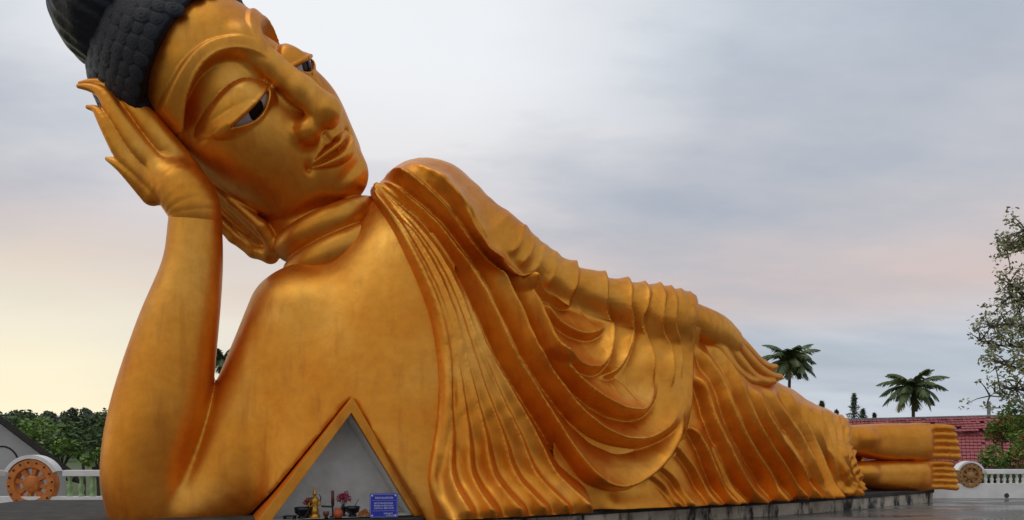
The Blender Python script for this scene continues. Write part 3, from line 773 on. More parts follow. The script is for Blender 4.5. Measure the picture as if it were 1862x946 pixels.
def ok_hair(L, u):
    zb = np.interp(L[1], ZB_Y, ZB_Z); kn = np.linalg.norm((L - np.array((0, 226, -86))) / np.array((112, 112, 110)))
    return L[2] < zb - 4 and L[1] > -80 and kn > 1.02
print('curls', put_curls(hair_o, (0, 85, -60), (158, 170, 185), 760, 15.5, ok_hair))
# eyes
EYEW = mat('eye_white', (0.46, 0.43, 0.45), 0.25, 0, 0.15, 6); EYEB = mat('eye_black', (0.004, 0.004, 0.005), 0.45, spec=.2)
for sx in (-1, 1):
    def eye(P, lift=7.0, iris=False):
        L = hl(P); d = face(L, False) + lift
        k = -almond(L[:, 0] * sx, L[:, 1]) - 5
        if iris: k = np.maximum(k, np.hypot(L[:, 0] - sx * 73, (L[:, 1] + 13)) - 15)
        return np.maximum(np.maximum(d, k), np.maximum(-d - 16, 20 - L[:, 2])) * HS
    c = hw_((sx * 74, -10, 105)); P, F, Nn = polygonise(eye, c - .62, c + .62, 0.02, newton=0)
    eo = link('eye', mesh_np('eye', P, F, EYEW), statue)
    P, F, Nn = polygonise(lambda P: eye(P, 6.2, True), c - .62, c + .62, 0.016, newton=0)
    io = link('iris', mesh_np('iris', P, F, EYEB), eo); io.matrix_parent_inverse = Matrix()
print('head done', time.time() - T0)
# ---- gabled gold frame round the niche, white inside
def V3(p): return Vector([float(t) for t in p])
nin = V3(N_IN); 
def drop(p): q = V3(p); q.z = ZP + 0.004; return q
fr = MB()
outer = [drop(_lo), V3(_ao), drop(_ro)]; inner = [drop(_li), V3(_ai), drop(_ri)]
dep = 2.3
vs = outer + inner + [p + nin * dep for p in outer] + [p + nin * dep for p in inner]
fr.add(vs, [(0, 1, 4, 3), (1, 2, 5, 4), (6, 9, 10, 7), (7, 10, 11, 8), (0, 6, 7, 1), (1, 7, 8, 2), (3, 4, 10, 9), (4, 5, 11, 10), (0, 3, 9, 6), (2, 8, 11, 5)])
fr.build('niche_frame', GOLD, statue, bevel=0.012)
# white lining
il = [p + (V3((_ai)) * 0) for p in inner]
cen = (inner[0] + inner[1] + inner[2]) / 3
def inset(p, k): return cen + (p - cen) * k
i0 = [inset(p, 0.988) + nin * 0.10 for p in inner]; 
for p, q in zip(i0, inner): p.z = max(p.z, ZP + 0.02)
DB = 0.8
lin = MB()
o0 = [inset(p, 1.0) + nin * 0.10 for p in inner]
lin.add([i0[0], i0[1], i0[2], i0[0] + nin * DB, i0[1] + nin * DB, i0[2] + nin * DB], [(0, 1, 4, 3), (1, 2, 5, 4), (3, 4, 5), (0, 3, 5, 2)])
lin.build('niche_lining', mat('niche_white', (0.80, 0.79, 0.77), .8, 0, 0, 1.9, (0.60, 0.57, 0.52), .25, 9, 7), statue)

# ==================================================================== GROUND AND PLATFORM
def wet_material():
    m = mat('wet_paving', (0.19, 0.18, 0.17), 0.4, 0, 0, 0.5, (0.10, 0.096, 0.095), 0.12, 6.0)
    nt = m.node_tree; b = nt.nodes['Principled BSDF']; N = nt.nodes.new
    tc = N('ShaderNodeTexCoord'); mp = N('ShaderNodeMapping'); mp.inputs['Scale'].default_value = (0.35, 1.1, 1); nt.links.new(tc.outputs['Object'], mp.inputs[0])
    n = N('ShaderNodeTexNoise'); n.inputs['Scale'].default_value = 0.9; n.inputs['Detail'].default_value = 4; nt.links.new(mp.outputs[0], n.inputs['Vector'])
    rp = N('ShaderNodeValToRGB'); e = rp.color_ramp.elements; e[0].position = 0.42; e[0].color = (0.10,) * 3 + (1,); e[1].position = 0.60; e[1].color = (0.50,) * 3 + (1,)
    nt.links.new(n.outputs[0], rp.inputs[0]); nt.links.new(rp.outputs[0], b.inputs['Roughness'])
    return m
WET = wet_material()
GRASS = mat('rough_grass', (0.09, 0.12, 0.035), 0.95, 0, 0, 0.4, (0.05, 0.07, 0.02), 0.5, 8)
g = MB(); g.add([(-900, -300, -2.5), (900, -300, -2.5), (900, 1500, -2.5), (-900, 1500, -2.5)], [(0, 1, 2, 3)])
tag(g.build('ground', GRASS), kind='structure')
g = MB(); g.box((3, 0.9, -1.25), (54, 44, 2.5)); tag(g.build('plaza', WET), kind='structure')

def stained_concrete():
    m = bpy.data.materials.new('stained_concrete'); m.use_nodes = True; nt = m.node_tree; b = nt.nodes['Principled BSDF']; N = nt.nodes.new; L = nt.links.new
    tc = N('ShaderNodeTexCoord')
    def noise(sc, scale, det=6, ro=0.65):
        mp = N('ShaderNodeMapping'); mp.inputs['Scale'].default_value = sc; L(tc.outputs['Object'], mp.inputs[0])
        n = N('ShaderNodeTexNoise'); n.inputs['Scale'].default_value = scale; n.inputs['Detail'].default_value = det; n.inputs['Roughness'].default_value = ro; L(mp.outputs[0], n.inputs['Vector']); return n.outputs[0]
    def ramp(v, pts):
        n = N('ShaderNodeValToRGB'); L(v, n.inputs[0]); e = n.color_ramp.elements
        while len(e) < len(pts): e.new(0.5)
        for k, (p, c) in zip(e, pts): k.position = p; k.color = (*c, 1)
        return n.outputs[0]
    a = ramp(noise((1, 1, 1), 2.2), [(0.3, (0.30, 0.25, 0.19)), (0.7, (0.58, 0.50, 0.40))])
    st = ramp(noise((1.6, 1.6, 0.7), 1.5), [(0.40, (0, 0, 0)), (0.52, (1, 1, 1))])
    mx = N('ShaderNodeMix'); mx.data_type = 'RGBA'; L(st, mx.inputs[0]); mx.inputs[6].default_value = (0.030, 0.028, 0.027, 1); L(a, mx.inputs[7])
    L(mx.outputs[2], b.inputs['Base Color']); b.inputs['Roughness'].default_value = 0.85
    bp = N('ShaderNodeBump'); bp.inputs['Strength'].default_value = 0.5; bp.inputs['Distance'].default_value = 0.02; L(noise((1, 1, 1), 14), bp.inputs['Height']); L(bp.outputs[0], b.inputs['Normal'])
    return m
CONC = stained_concrete()
DARKC = mat('dark_concrete', (0.055, 0.046, 0.038), 0.9, 0, 0, 2.5, (0.014, 0.013, 0.013), 0.5, 12)
FRONT = [(-11.5, 12.75), (-8.6, 12.45), (-6.0, 12.25), (-4.2, 12.05), (-2.0, 12.75), (1.43, 14.32), (4.4, 15.92), (7.43, 17.55), (10.0, 19.25), (12.26, 20.75)]
BACK = [(10.9, 23.0), (6.0, 20.6), (0.0, 18.2), (-5.0, 17.2), (-11.5, 16.9)]
plat = empty('platform', (0, 15, 0)); tag(plat, 'low stained concrete platform carrying the reclining statue', 'platform')
core = [(x, y, 0) for x, y in FRONT] + [(x, y, 0) for x, y in BACK]
cc = Vector((1, 17, 0))
def shrink(ps, d):
    out = []
    n = len(ps)
    for i in range(n):
        a, b, c_ = Vector(ps[i - 1]), Vector(ps[i]), Vector(ps[(i + 1) % n])
        n1 = Vector((-(b - a).y, (b - a).x, 0)).normalized(); n2 = Vector((-(c_ - b).y, (c_ - b).x, 0)).normalized()
        k = (n1 + n2); k = k / max(0.3, k.length_squared) * 2
        out.append(b + k * d)
    return out
MB().prism(shrink(core, 0.16), (0, 0, 0.0), (0, 0, ZP - 0.10)).build('core', DARKC, plat)
MB().prism(core, (0, 0, ZP - 0.10), (0, 0, ZP)).build('coping', DARKC, plat, bevel=0.012)
front_in = [Vector((x, y, 0)) for x, y in FRONT]
for i in range(len(front_in) - 1):
    a, b = front_in[i], front_in[i + 1]; n_ = max(1, round((b - a).length / 1.5)); t = (b - a).normalized(); nn_ = Vector((-t.y, t.x, 0))
    for k in range(n_):
        p = a.lerp(b, k / n_) + t * 0.006 + nn_ * random.uniform(0.028, 0.038); q = a.lerp(b, (k + 1) / n_) - t * 0.006 + nn_ * random.uniform(0.028, 0.038)
        MB().prism([p, q, q + nn_ * 0.3, p + nn_ * 0.3], (0, 0, 0.0), (0, 0, ZP - 0.104)).build('block', CONC, plat, bevel=0.006)

# ==================================================================== SHRINE OFFERINGS IN THE NICHE
BLACKG = mat('black_glaze', (0.008, 0.008, 0.012), 0.22); REDC = mat('red_clay', (0.55, 0.10, 0.03), 0.35, 0, .3, 9); PINK = mat('pink_petals', (0.50, 0.03, 0.12), 0.6, 0, .5, 30)
REDP = mat('red_petals', (0.5, 0.02, 0.02), 0.6, 0, .5, 30); ORANGE = mat('marigold', (0.75, 0.22, 0.01), 0.7, 0, .4, 40); LEAF0 = mat('offering_leaf', (0.03, 0.07, 0.02), 0.6, 0, .4, 20)
BRASS = mat('brass', (0.70, 0.36, 0.06), 0.35, 0.8, .3, 20); DARKM = mat('dark_metal', (0.03, 0.028, 0.03), 0.4, 0.6)
def item(name, x, Y, label, cat):
    o = empty(name, ((x - CX) / FPX * Y, Y, ZP + 0.021)); tag(o, label, cat, 'offerings in the niche'); return o
u = Wp(1, 0, 1)[0] - Wp(0, 0, 1)[0]
def pxm(n, Y=12.8): return n * Y / FPX
def blossom(parent, name, m_, c, r, n=9):
    """a ball of petals"""
    mb = MB()
    for i in range(n):
        yy = 1 - 2 * (i + .5) / n; rr = math.sqrt(1 - yy * yy); th = i * 2.4
        d = Vector((rr * math.cos(th), rr * math.sin(th), yy)); t = d.orthogonal().normalized(); b = d.cross(t); p = Vector(c) + d * r * 0.35
        a = p + d * r; mb.add([p - t * r * .12, p + t * r * .45 + d * r * .4 + b * r * .1, a, p - t * r * .45 + d * r * .4 - b * r * .1, p + d * r * .35 + b * r * .25], [(0, 1, 4), (1, 2, 4), (2, 3, 4), (3, 0, 4)])
    return mb.build(name, m_, parent, loc=(0, 0, 0))
def part(mb, name, m_, parent, **k): return mb.build(name, m_, parent, loc=(0, 0, 0), **k)
def bowl(x, Y, r, label):
    o = item('incense_bowl', x, Y, label, 'bowl')
    part(MB().lathe((0, 0, 0), [(r * .55, 0), (r * .6, .02), (r * .45, .05), (r * .9, r * .7), (r, r * 1.15), (r * 1.06, r * 1.4), (r * .95, r * 1.42), (r * .85, r * 1.2)], 20), 'bowl', BLACKG, o, smooth=True)
    part(MB().lathe((0, 0, r * 1.2), [(r * .86, -.02), (r * .86, 0), (r * .3, .02)], 16), 'sand', mat('ash', (.25, .23, .21), .95), o, smooth=True)
    return o
b1 = bowl(550, 12.62, .14, 'round black incense bowl, the left one, beside the golden figurine')
b2 = bowl(641, 12.95, .13, 'round black bowl with a leaning incense stick, near the blue sign')
part(MB().tube([(.02, 0, .15), (.12, -.03, .32)], .006), 'incense_stick', DARKM, b2)
o = item('offering_tray', 527, 12.55, 'low dark tray at the left end of the offerings', 'tray')
part(MB().box((0, 0, .05), (.2, .16, .02)), 'tray_top', DARKM, o)
for sx in (-1, 1): part(MB().box((sx * .085, 0, .02), (.02, .14, .04)), 'leg', DARKM, o)
o = item('golden_figurine', 572, 12.72, 'small golden figurine with pointed headdress between bowl and candlestick', 'figurine')
part(MB().lathe((0, 0, 0), [(.10, 0), (.105, .03), (.085, .05), (.085, .07)], 14), 'pedestal', BRASS, o, smooth=True)
part(MB().lathe((0, 0, .07), [(.07, 0), (.075, .06), (.055, .14), (.06, .2), (.075, .25), (.05, .29), (.022, .305), (.02, .33)], 14), 'body', BRASS, o, smooth=True)
part(MB().lathe((0, 0, .39), [(.012, 0), (.035, .02), (.038, .05), (.028, .075), (.024, .085), (.015, .12), (.004, .16)], 12), 'head', BRASS, o, smooth=True)
for sx in (-1, 1): part(MB().tube([(sx * .07, 0, .31), (sx * .10, -.02, .24), (sx * .06, -.07, .2), (sx * .01, -.085, .23)], [.02, .018, .015, .01]), 'arm', BRASS, o, smooth=True)
part(MB().tube([(.09, .01, .28), (.115, .0, .36), (.08, .0, .42)], [.012, .01, .006]), 'scarf', DARKM, o)
def bouquet(x, Y, label, m_, h, n, spread, r):
    o = item('flower_vase', x, Y, label, 'flowers')
    part(MB().lathe((0, 0, 0), [(.045, 0), (.05, .01), (.03, .04), (.055, .1), (.04, .16), (.05, .18)], 14), 'vase', DARKM, o, smooth=True)
    for i in range(n):
        a = i * 2.4; q = spread * math.sqrt((i + .5) / n); c = (q * math.cos(a), q * math.sin(a) * .7, h + random.uniform(-.06, .06))
        part(MB().tube([(0, 0, .16), (c[0] * .6, c[1] * .6, .16 + (c[2] - .16) * .6), c], .005, 4), 'stem', LEAF0, o)
        blossom(o, 'blossom', m_, c, r)
    return o
bouquet(561, 12.8, 'dark vase of red flowers behind the left incense bowl', REDP, .27, 6, .06, .045)
bouquet(624, 13.0, 'dark vase of deep pink flowers beside the black candlestick', PINK, .36, 9, .11, .05)
o = item('candlestick', 605, 12.8, 'tall dark candlestick with a crossbar in the middle of the offerings', 'candlestick')
part(MB().lathe((0, 0, 0), [(.06, 0), (.06, .015), (.02, .03), (.014, .2), (.03, .22), (.02, .24)], 12), 'stand', DARKM, o, smooth=True)
part(MB().tube([(0, 0, .24), (0, 0, .48)], [.03, .026], 10), 'candle', mat('dark_red_wax', (.12, .02, .02), .5), o, smooth=True)
part(MB().tube([(-.2, 0, .2), (.0, 0, .19)], .018), 'crossbar', DARKM, o)
o = item('clay_pot', 615, 12.68, 'squat orange red clay pot in front of the candlestick', 'pot')
part(MB().lathe((0, 0, 0), [(.05, 0), (.08, .04), (.085, .1), (.06, .15), (.055, .165), (.065, .18), (.05, .18)], 16), 'pot_body', REDC, o, smooth=True)
o = item('cup', 593, 12.66, 'small brown cup left of the orange clay pot', 'cup')
part(MB().lathe((0, 0, 0), [(.035, 0), (.03, .03), (.05, .06), (.055, .12), (.045, .12)], 14), 'cup_body', mat('brown_glaze', (.10, .03, .015), .3), o, smooth=True)
o = item('marigold_garland', 661, 12.95, 'little heap of orange marigolds next to the blue sign', 'flowers')
for i in range(9):
    a = i * 2.4; q = .10 * math.sqrt((i + .5) / 9); blossom(o, 'blossom', ORANGE, (q * math.cos(a), q * math.sin(a), .04 + .05 * (1 - q / .1) + (.03 if i % 3 == 0 else 0)), .035, 11)
# blue notice
BLUE = mat('blue_enamel', (0.022, 0.03, 0.42), 0.4, 0, .15, 8); SIGNW = mat('sign_white', (0.62, 0.64, 0.78), 0.5); SIGNM = mat('sign_pale_blue', (0.22, 0.25, 0.62), 0.5)
so_ = item('blue_notice', 698, 12.78, 'square blue notice with rows of white lettering leaning in the niche', 'sign'); so_['group'] = ''; del so_['group']
so_.rotation_euler = (0, 0, R(9))
part(MB().box((0, 0, .215), (.495, .03, .43)), 'board', BLUE, so_, bevel=.004)
yb = -.018
for (x0, x1, z0, z1, mm, nm) in ((-.235, .235, .41, .42, SIGNM, 'border'), (-.235, .235, .008, .018, SIGNM, 'border'), (-.24, -.228, .018, .41, SIGNM, 'border'), (.228, .24, .018, .41, SIGNM, 'border'), (-.2, .2, .305, .312, SIGNM, 'rule'), (-.2, .2, .118, .126, SIGNM, 'rule')):
    part(MB().box(((x0 + x1) / 2, yb, (z0 + z1) / 2), (x1 - x0, .004, z1 - z0)), nm, mm, so_)
def letters(x0, x1, z, h):
    """a row of small round-shouldered strokes, too small to read"""
    mb = MB(); x = x0
    while x < x1:
        w = random.uniform(.010, .017)
        mb.box((x + .002, yb, z + h / 2), (.004, .004, h)); mb.box((x + w - .002, yb, z + h / 2), (.004, .004, h * random.choice((1, 1, .8))))
        mb.box((x + w / 2, yb, z + (h if random.random() < .7 else .004) - .002), (w - .0085, .004, .005))
        if random.random() < .25: mb.box((x + w / 2, yb, z + h * 1.35), (w * .7, .004, .004))
        x += w + random.uniform(.004, .012)
    part(mb, 'lettering', SIGNW, so_)
letters(-.15, .15, .335, .032)
for z in (.245, .20, .155): letters(-.17, -.02, z, .026); letters(.0, .17, z, .026)
letters(.0, .15, .06, .024); letters(.04, .18, .028, .02)
for sx in (-1, 1):
    for z in (.395, .04): part(MB().lathe((0, 0, 0), [(.016, 0), (.016, .004)], 10), 'corner_mark', SIGNW, so_).matrix_basis = Matrix.Translation((sx * .205, yb + .002, z)) @ Matrix.Rotation(R(90), 4, 'X')

# ==================================================================== BALUSTRADES
PALEG = mat('pale_green_paint', (0.36, 0.52, 0.26), 0.6, 0, 0, 6, (0.25, 0.38, 0.18)); BALW = mat('white_paint', (0.84, 0.83, 0.82), 0.6, 0, 0, 1.5, (0.68, 0.66, 0.64), .15, 10); WHEEL = mat('wheel_orange', (0.66, 0.20, 0.02), 0.55, 0, 0, 6, (0.44, 0.12, 0.015)); WHEELG = mat('wheel_ochre', (0.42, 0.22, 0.06), 0.55, 0, 0, 6, (0.30, 0.14, 0.04)); BACKD = mat('wheel_back', (0.05, 0.045, 0.05), 0.9)
def baluster_mesh(h, r, m_):
    pr = [(r * .9, 0), (r * .9, h * .08), (r * .6, h * .12), (r * .85, h * .28), (r, h * .4), (r * .8, h * .55), (r * .5, h * .68), (r * .62, h * .74), (r * .5, h * .8), (r * .85, h * .92), (r * .85, h)]
    return MB().lathe((0, 0, 0), pr, 12).mesh('baluster', m_, smooth=True)
def balustrade(x0, x1, Y, zb, zr0, zr1, step, wheels, wr, bm, wm, label):
    o = empty('balustrade', ((x0 + x1) / 2, Y, 0)); tag(o, label, 'balustrade'); ox = (x0 + x1) / 2
    part(MB().box((0, 0, zb / 2), (x1 - x0, .22, zb)), 'base_wall', BALW, o, bevel=.01)
    wz = [(w, z) for w, z in wheels]
    # rail in pieces between the arches over the wheels
    cuts = [x0] + [q for w, z in wz for q in (w - wr * 1.28, w + wr * 1.28)] + [x1]
    for i in range(0, len(cuts), 2):
        if cuts[i + 1] - cuts[i] > .05: part(MB().box(((cuts[i] + cuts[i + 1]) / 2 - ox, 0, (zr0 + zr1) / 2), (cuts[i + 1] - cuts[i], .24, zr1 - zr0)), 'rail', BALW, o, bevel=.015)
    me = baluster_mesh(zr0 - zb, step * .27, bm)
    x = x0 + step / 2
    while x < x1:
        if all(abs(x - w) > wr * 1.35 for w, z in wz): link('baluster', me, o, loc=(x - ox, 0, zb))
        x += step
    for w, z in wz:
        a0, a1 = -math.asin(min(1, (z - zr1 + .02) / (wr * 1.2))) if z > zr1 else math.asin(min(.95, (zr1 - z - .02) / (wr * 1.18))), None
        st = a0; n = 22; ring = MB(); vs = []; fs = []
        for i in range(n + 1):
            an = st + (math.pi - 2 * st) * i / n
            for rr in (wr * 1.03, wr * 1.18):
                for yy in (-.14, .14): vs.append((w - ox + rr * math.cos(an), yy, z + rr * math.sin(an)))
        for i in range(n):
            q = i * 4; fs += [(q, q + 4, q + 5, q + 1), (q + 2, q + 3, q + 7, q + 6), (q, q + 2, q + 6, q + 4), (q + 1, q + 5, q + 7, q + 3)]
        fs += [(0, 1, 3, 2), (n * 4, n * 4 + 2, n * 4 + 3, n * 4 + 1)]
        part(ring.add(vs, fs), 'arch', BALW, o, bevel=0)
        wh = MB()
        vs = []; fs = []; n = 40
        for i in range(n):
            an = 2 * math.pi * i / n
            for rr, yy in ((wr * .64, -.09), (wr * .68, -.13), (wr * .97, -.13), (wr, -.10), (wr, .08), (wr * .64, .08)): vs.append((w - ox + rr * math.cos(an), yy, z + rr * math.sin(an)))
        for i in range(n):
            j = (i + 1) % n
            for k in range(6): fs.append((i * 6 + k, i * 6 + (k + 1) % 6, j * 6 + (k + 1) % 6, j * 6 + k))
        wo = part(wh.add(vs, fs), 'wheel', wm, o, smooth=False)
        hub = MB(); hub.lathe((0, 0, 0), [(wr * .36, -.08), (wr * .36, .08), (wr * .30, .12), (wr * .1, .15)], 20)
        hb_ = hub.build('hub', wm, wo, smooth=False); hb_.parent = wo; hb_.matrix_parent_inverse = Matrix(); hb_.matrix_basis = Matrix.Translation((w - ox, 0, z)) @ Matrix.Rotation(R(90), 4, 'X')
        sp = MB(); sp.add([(-.035, -.09, wr * .25), (.035, -.09, wr * .25), (.035, .05, wr * .25), (-.035, .05, wr * .25), (-.075 * wr / .65, -.09, wr * .8), (.075 * wr / .65, -.09, wr * .8), (.075 * wr / .65, .05, wr * .8), (-.075 * wr / .65, .05, wr * .8)], [(0, 1, 5, 4), (1, 2, 6, 5), (2, 3, 7, 6), (3, 0, 4, 7), (4, 5, 6, 7), (0, 3, 2, 1)])
        sp.box((0, -.02, wr * .56), (wr * .20, .15, wr * .10))
        sme = sp.mesh('spoke', wm); bd = MB().lathe((0, 0, 0), [(wr * .045, -.02), (wr * .045, .015), (wr * .02, .025)], 8).mesh('stud', BACKD)
        for k in range(8):
            s_ = link('spoke', sme, wo, loc=(0, 0, 0)); s_.matrix_basis = Matrix.Translation((w - ox, 0, z)) @ Matrix.Rotation(k * math.pi / 4 + .2, 4, 'Y')
        for k in range(16):
            an = k * math.pi / 8 + .1; s_ = link('stud', bd, wo, loc=(0, 0, 0)); s_.matrix_basis = Matrix.Translation((w - ox + wr * .88 * math.cos(an), -.13, z + wr * .88 * math.sin(an))) @ Matrix.Rotation(R(90), 4, 'X')
    return o
YL = 19.1
wl = Wp(61, 880, YL)
balustrade(-19.0, -8.6, YL, .30, .84, 1.0, .306, [(wl[0], wl[2])], .655, PALEG, WHEEL, 'white balustrade with pale green balusters and large orange wheel, left of the arm')
YR = 22.3
wr_ = Wp(1761, 865, YR)
br = balustrade(11.75, 25.5, YR, .46, .76, .90, .195, [(wr_[0], wr_[2])], .385, BALW, WHEELG, 'white balustrade with small ochre wheel beside the statue toes')
dp = MB().lathe((0, 0, 0), [(.075, -.06), (.075, 0), (.06, .004)], 14).build('drain_pipe', BACKD, br, loc=(0, 0, 0)); dp.matrix_basis = Matrix.Translation((Wp(1834, 911, 22.1)[0] - 18.625, -.12, .09)) @ Matrix.Rotation(R(90), 4, 'X')

# ==================================================================== BUILDINGS
ROOFD = mat('dark_roof_edge', (0.035, 0.028, 0.026), 0.8, 0, .4, 3); GREYW = mat('grey_render', (0.46, 0.46, 0.46), 0.9, 0, 0, .7, (0.38, 0.38, 0.385), .2, 8)
hs = empty('gabled_building', (-22, 26, -2.5)); tag(hs, 'grey gabled building with dark sloping roof edge at the left border', 'building')
YG = 25.0
e0 = Wp(150, 869, YG); e1_ = Wp(-330, 505, YG); ridge_x, ridge_z = e1_[0], e1_[2]
half = e0[0] - ridge_x
def gp(x, z): return (x + 22, YG - 26, z + 2.5)
wb = MB(); wb.prism([gp(ridge_x - half + .5, -2.5), gp(e0[0] - .5, -2.5), gp(e0[0] - .5, e0[2] + .2), gp(ridge_x, ridge_z - .25), gp(ridge_x - half + .5, e0[2] + .2)], (-.36, .45, 0), (-8.0, 9, 0)); part(wb, 'wall', GREYW, hs)
for sx in (-1, 1):
    m_ = MB(); ex_, ez_ = ridge_x + sx * half, e0[2]
    m_.prism([gp(ridge_x, ridge_z), gp(ex_, ez_), gp(ex_, ez_ - .22), gp(ridge_x, ridge_z - .26)], (0, 0, 0), (-8.5, 9.6, 0)); part(m_, 'roof', ROOFD, hs)
# faint arch moulding on the gable wall
mo = MB(); pts = []
for i in range(15):
    an = math.pi * i / 14; c = Wp(2, 850, YG + .4); pts.append((c[0] + 22 + .62 * math.cos(an), YG - 26 + .44, c[2] + 2.5 + .75 * math.sin(an)))
part(mo.tube(pts, .03), 'moulding', ROOFD, hs)

def tile_material():
    m = bpy.data.materials.new('red_tiles'); m.use_nodes = True; nt = m.node_tree; b = nt.nodes['Principled BSDF']; N = nt.nodes.new; L = nt.links.new
    tc = N('ShaderNodeTexCoord'); n = N('ShaderNodeTexNoise'); n.inputs['Scale'].default_value = 2.0; n.inputs['Detail'].default_value = 8; n.inputs['Roughness'].default_value = .75; L(tc.outputs['Object'], n.inputs['Vector'])
    r = N('ShaderNodeValToRGB'); e = r.color_ramp.elements; e[0].position = .34; e[0].color = (.15, .025, .03, 1); e[1].position = .66; e[1].color = (.46, .12, .125, 1); L(n.outputs[0], r.inputs[0]); L(r.outputs[0], b.inputs['Base Color']); b.inputs['Roughness'].default_value = .7
    return m
TILE = tile_material()
hr = empty('red_roofed_hall', (14, 36, -2.5)); tag(hr, 'hall with weathered pink red tiled roof behind the statue feet', 'building')
def hall(parent, ra, rb, ea, eb, nrow, ncol, name='roof'):
    """roof slope facing the camera, ridge ra-rb, eave ea-eb, laid with overlapping tiles"""
    ra, rb, ea, eb = [Vector(q) - Vector(parent.location) for q in (ra, rb, ea, eb)]
    n = (rb - ra).cross(ea - ra).normalized()
    if n.y > 0: n = -n
    deck = MB(); deck.prism([ra, rb, eb, ea], n * 0, n * -.12); ro = part(deck, name, TILE, parent)
    dl = (ea - ra).length / nrow; w = (rb - ra).length / ncol; down = (ea - ra).normalized(); al = (rb - ra).normalized()
    me = MB(); me.prism([al * .012, al * (w - .012), al * (w - .012) + down * dl * 1.12 + n * .05, al * .012 + down * dl * 1.12 + n * .05], n * .012, n * .045)
    tm = me.mesh('tile', TILE); k = 0; rest = MB()
    cand = []
    for i in range(nrow):
        for j in range(ncol):
            p = ra + down * dl * i + al * w * j + n * random.uniform(0, .02); wp = p + Vector(parent.location); x, y = CX + FPX * wp.x / wp.y, H0 - (wp.z - EYE) * FPX / wp.y
            if random.random() < .035: continue
            cand.append((0 if (1745 < x < 1850 and y < 842) else 1, p))
    cand.sort(key=lambda t: t[0])
    for k, (f_, p) in enumerate(cand):
        if k < 150 and f_ == 0: link('tile', tm, ro, loc=p).matrix_parent_inverse = Matrix()
        else:
            rest.add([Vector(v.co) + p for v in tm.vertices], [tuple(q.vertices) for q in tm.polygons])
    if rest.v: tag(part(rest, 'tiles', TILE, ro), kind='stuff').matrix_parent_inverse = Matrix()
    return ro
YT = 38.0
def wv(x, y, Y): return Vector([float(t) for t in Wp(x, y, Y)])
hall(hr, wv(1520, 766, YT + 1.6), wv(1960, 755, YT + 1.6), wv(1520, 792, YT), wv(1960, 790, YT), 6, 60)
hall(hr, wv(1520, 796, YT + .1), wv(1960, 794, YT + .1), wv(1505, 850, YT - 2.6), wv(1980, 850, YT - 2.6), 9, 62)
a = wv(1520, 765, YT + 1.6) - Vector(hr.location); b = wv(1960, 754, YT + 1.6) - Vector(hr.location); part(MB().tube([a, b], .10, 8), 'ridge_cap', mat('ridge_concrete', (.20, .17, .17), .9, 0, .4, 3), hr)
p0 = wv(1525, 850, YT - 1.9) - Vector(hr.location); p1 = wv(1960, 850, YT - 1.9) - Vector(hr.location); part(MB().box(((p0.x + p1.x) / 2, p0.y + 4.0, 1.6), (p1.x - p0.x, 6.0, 3.2)), 'wall', mat('hall_wall', (.30, .27, .25), .9, 0, .3, 1), hr)
part(MB().box(((p0.x + p1.x) / 2, p0.y + 2.7, wv(0, 792, YT).z + 2.5 - .1), (p1.x - p0.x, 1.0, .5)), 'gap_shade', ROOFD, hr)  # dark strip between the roof tiers: their shadow line put into the colour
for (x, y) in ((1765, 794), (1810, 797), (1700, 794)):
    q = wv(x, y, YT - .3) - Vector(hr.location)

# ==================================================================== VEGETATION
def leaf_mat(name, c1, c2, sc=3.0):
    m = mat(name, c1, 0.65, 0, 0, sc, c2, coords='Object'); b = m.node_tree.nodes['Principled BSDF']
    return m
BARK = mat('bark', (0.10, 0.08, 0.06), 0.9, 0, .4, 6, bump=.5)
GREEN_D = leaf_mat('leaf_dark', (0.10, 0.16, 0.04), (0.035, 0.07, 0.02), .9)
GREEN_M = leaf_mat('leaf_mid', (0.20, 0.31, 0.055), (0.09, 0.16, 0.03), 1.2)
GREEN_G = leaf_mat('leaf_grey', (0.34, 0.36, 0.19), (0.18, 0.20, 0.09), 2.0)
FAR_G = leaf_mat('leaf_far', (0.11, 0.14, 0.075), (0.05, 0.075, 0.04), .08)
PALM_G = leaf_mat('palm_leaf', (0.12, 0.155, 0.055), (0.05, 0.075, 0.03), 1.5); PALM_Y = leaf_mat('palm_leaf_old', (0.17, 0.15, 0.045), (0.09, 0.09, 0.03), 1.5); RUST = leaf_mat('rust_leaf', (0.32, 0.11, 0.05), (0.16, 0.10, 0.03), 5.0)
def leaves_np(C_, size, aspect=0.5, upness=0.35):
    """rhombic leaves at points C_ -> verts, quads"""
    n = len(C_); d = rng.normal(size=(n, 3)); d[:, 2] = d[:, 2] * .6 - .1; d /= np.linalg.norm(d, axis=1)[:, None]
    nn = rng.normal(size=(n, 3)); nn[:, 2] += upness * 3; t = np.cross(nn, d); t /= np.linalg.norm(t, axis=1)[:, None] + 1e-9
    s = size * rng.uniform(.6, 1.35, (n, 1)); c = np.cross(d, t)
    V = np.stack([C_ - d * s * .5, C_ + t * s * aspect * .5 + c * s * .06, C_ + d * s * .5, C_ - t * s * aspect * .5 + c * s * .06], 1).reshape(-1, 3)
    return V, np.arange(4 * n).reshape(-1, 4)
def crown_points(clumps, per, rnd=.33):
    out = []
    for (c, r) in clumps:
        k = int(per * r * r * 10); d = rng.normal(size=(k, 3)); d /= np.linalg.norm(d, axis=1)[:, None]
        out.append(np.asarray(c) + d * r * (rng.uniform(0, 1, (k, 1)) ** rnd))
    return np.vstack(out)
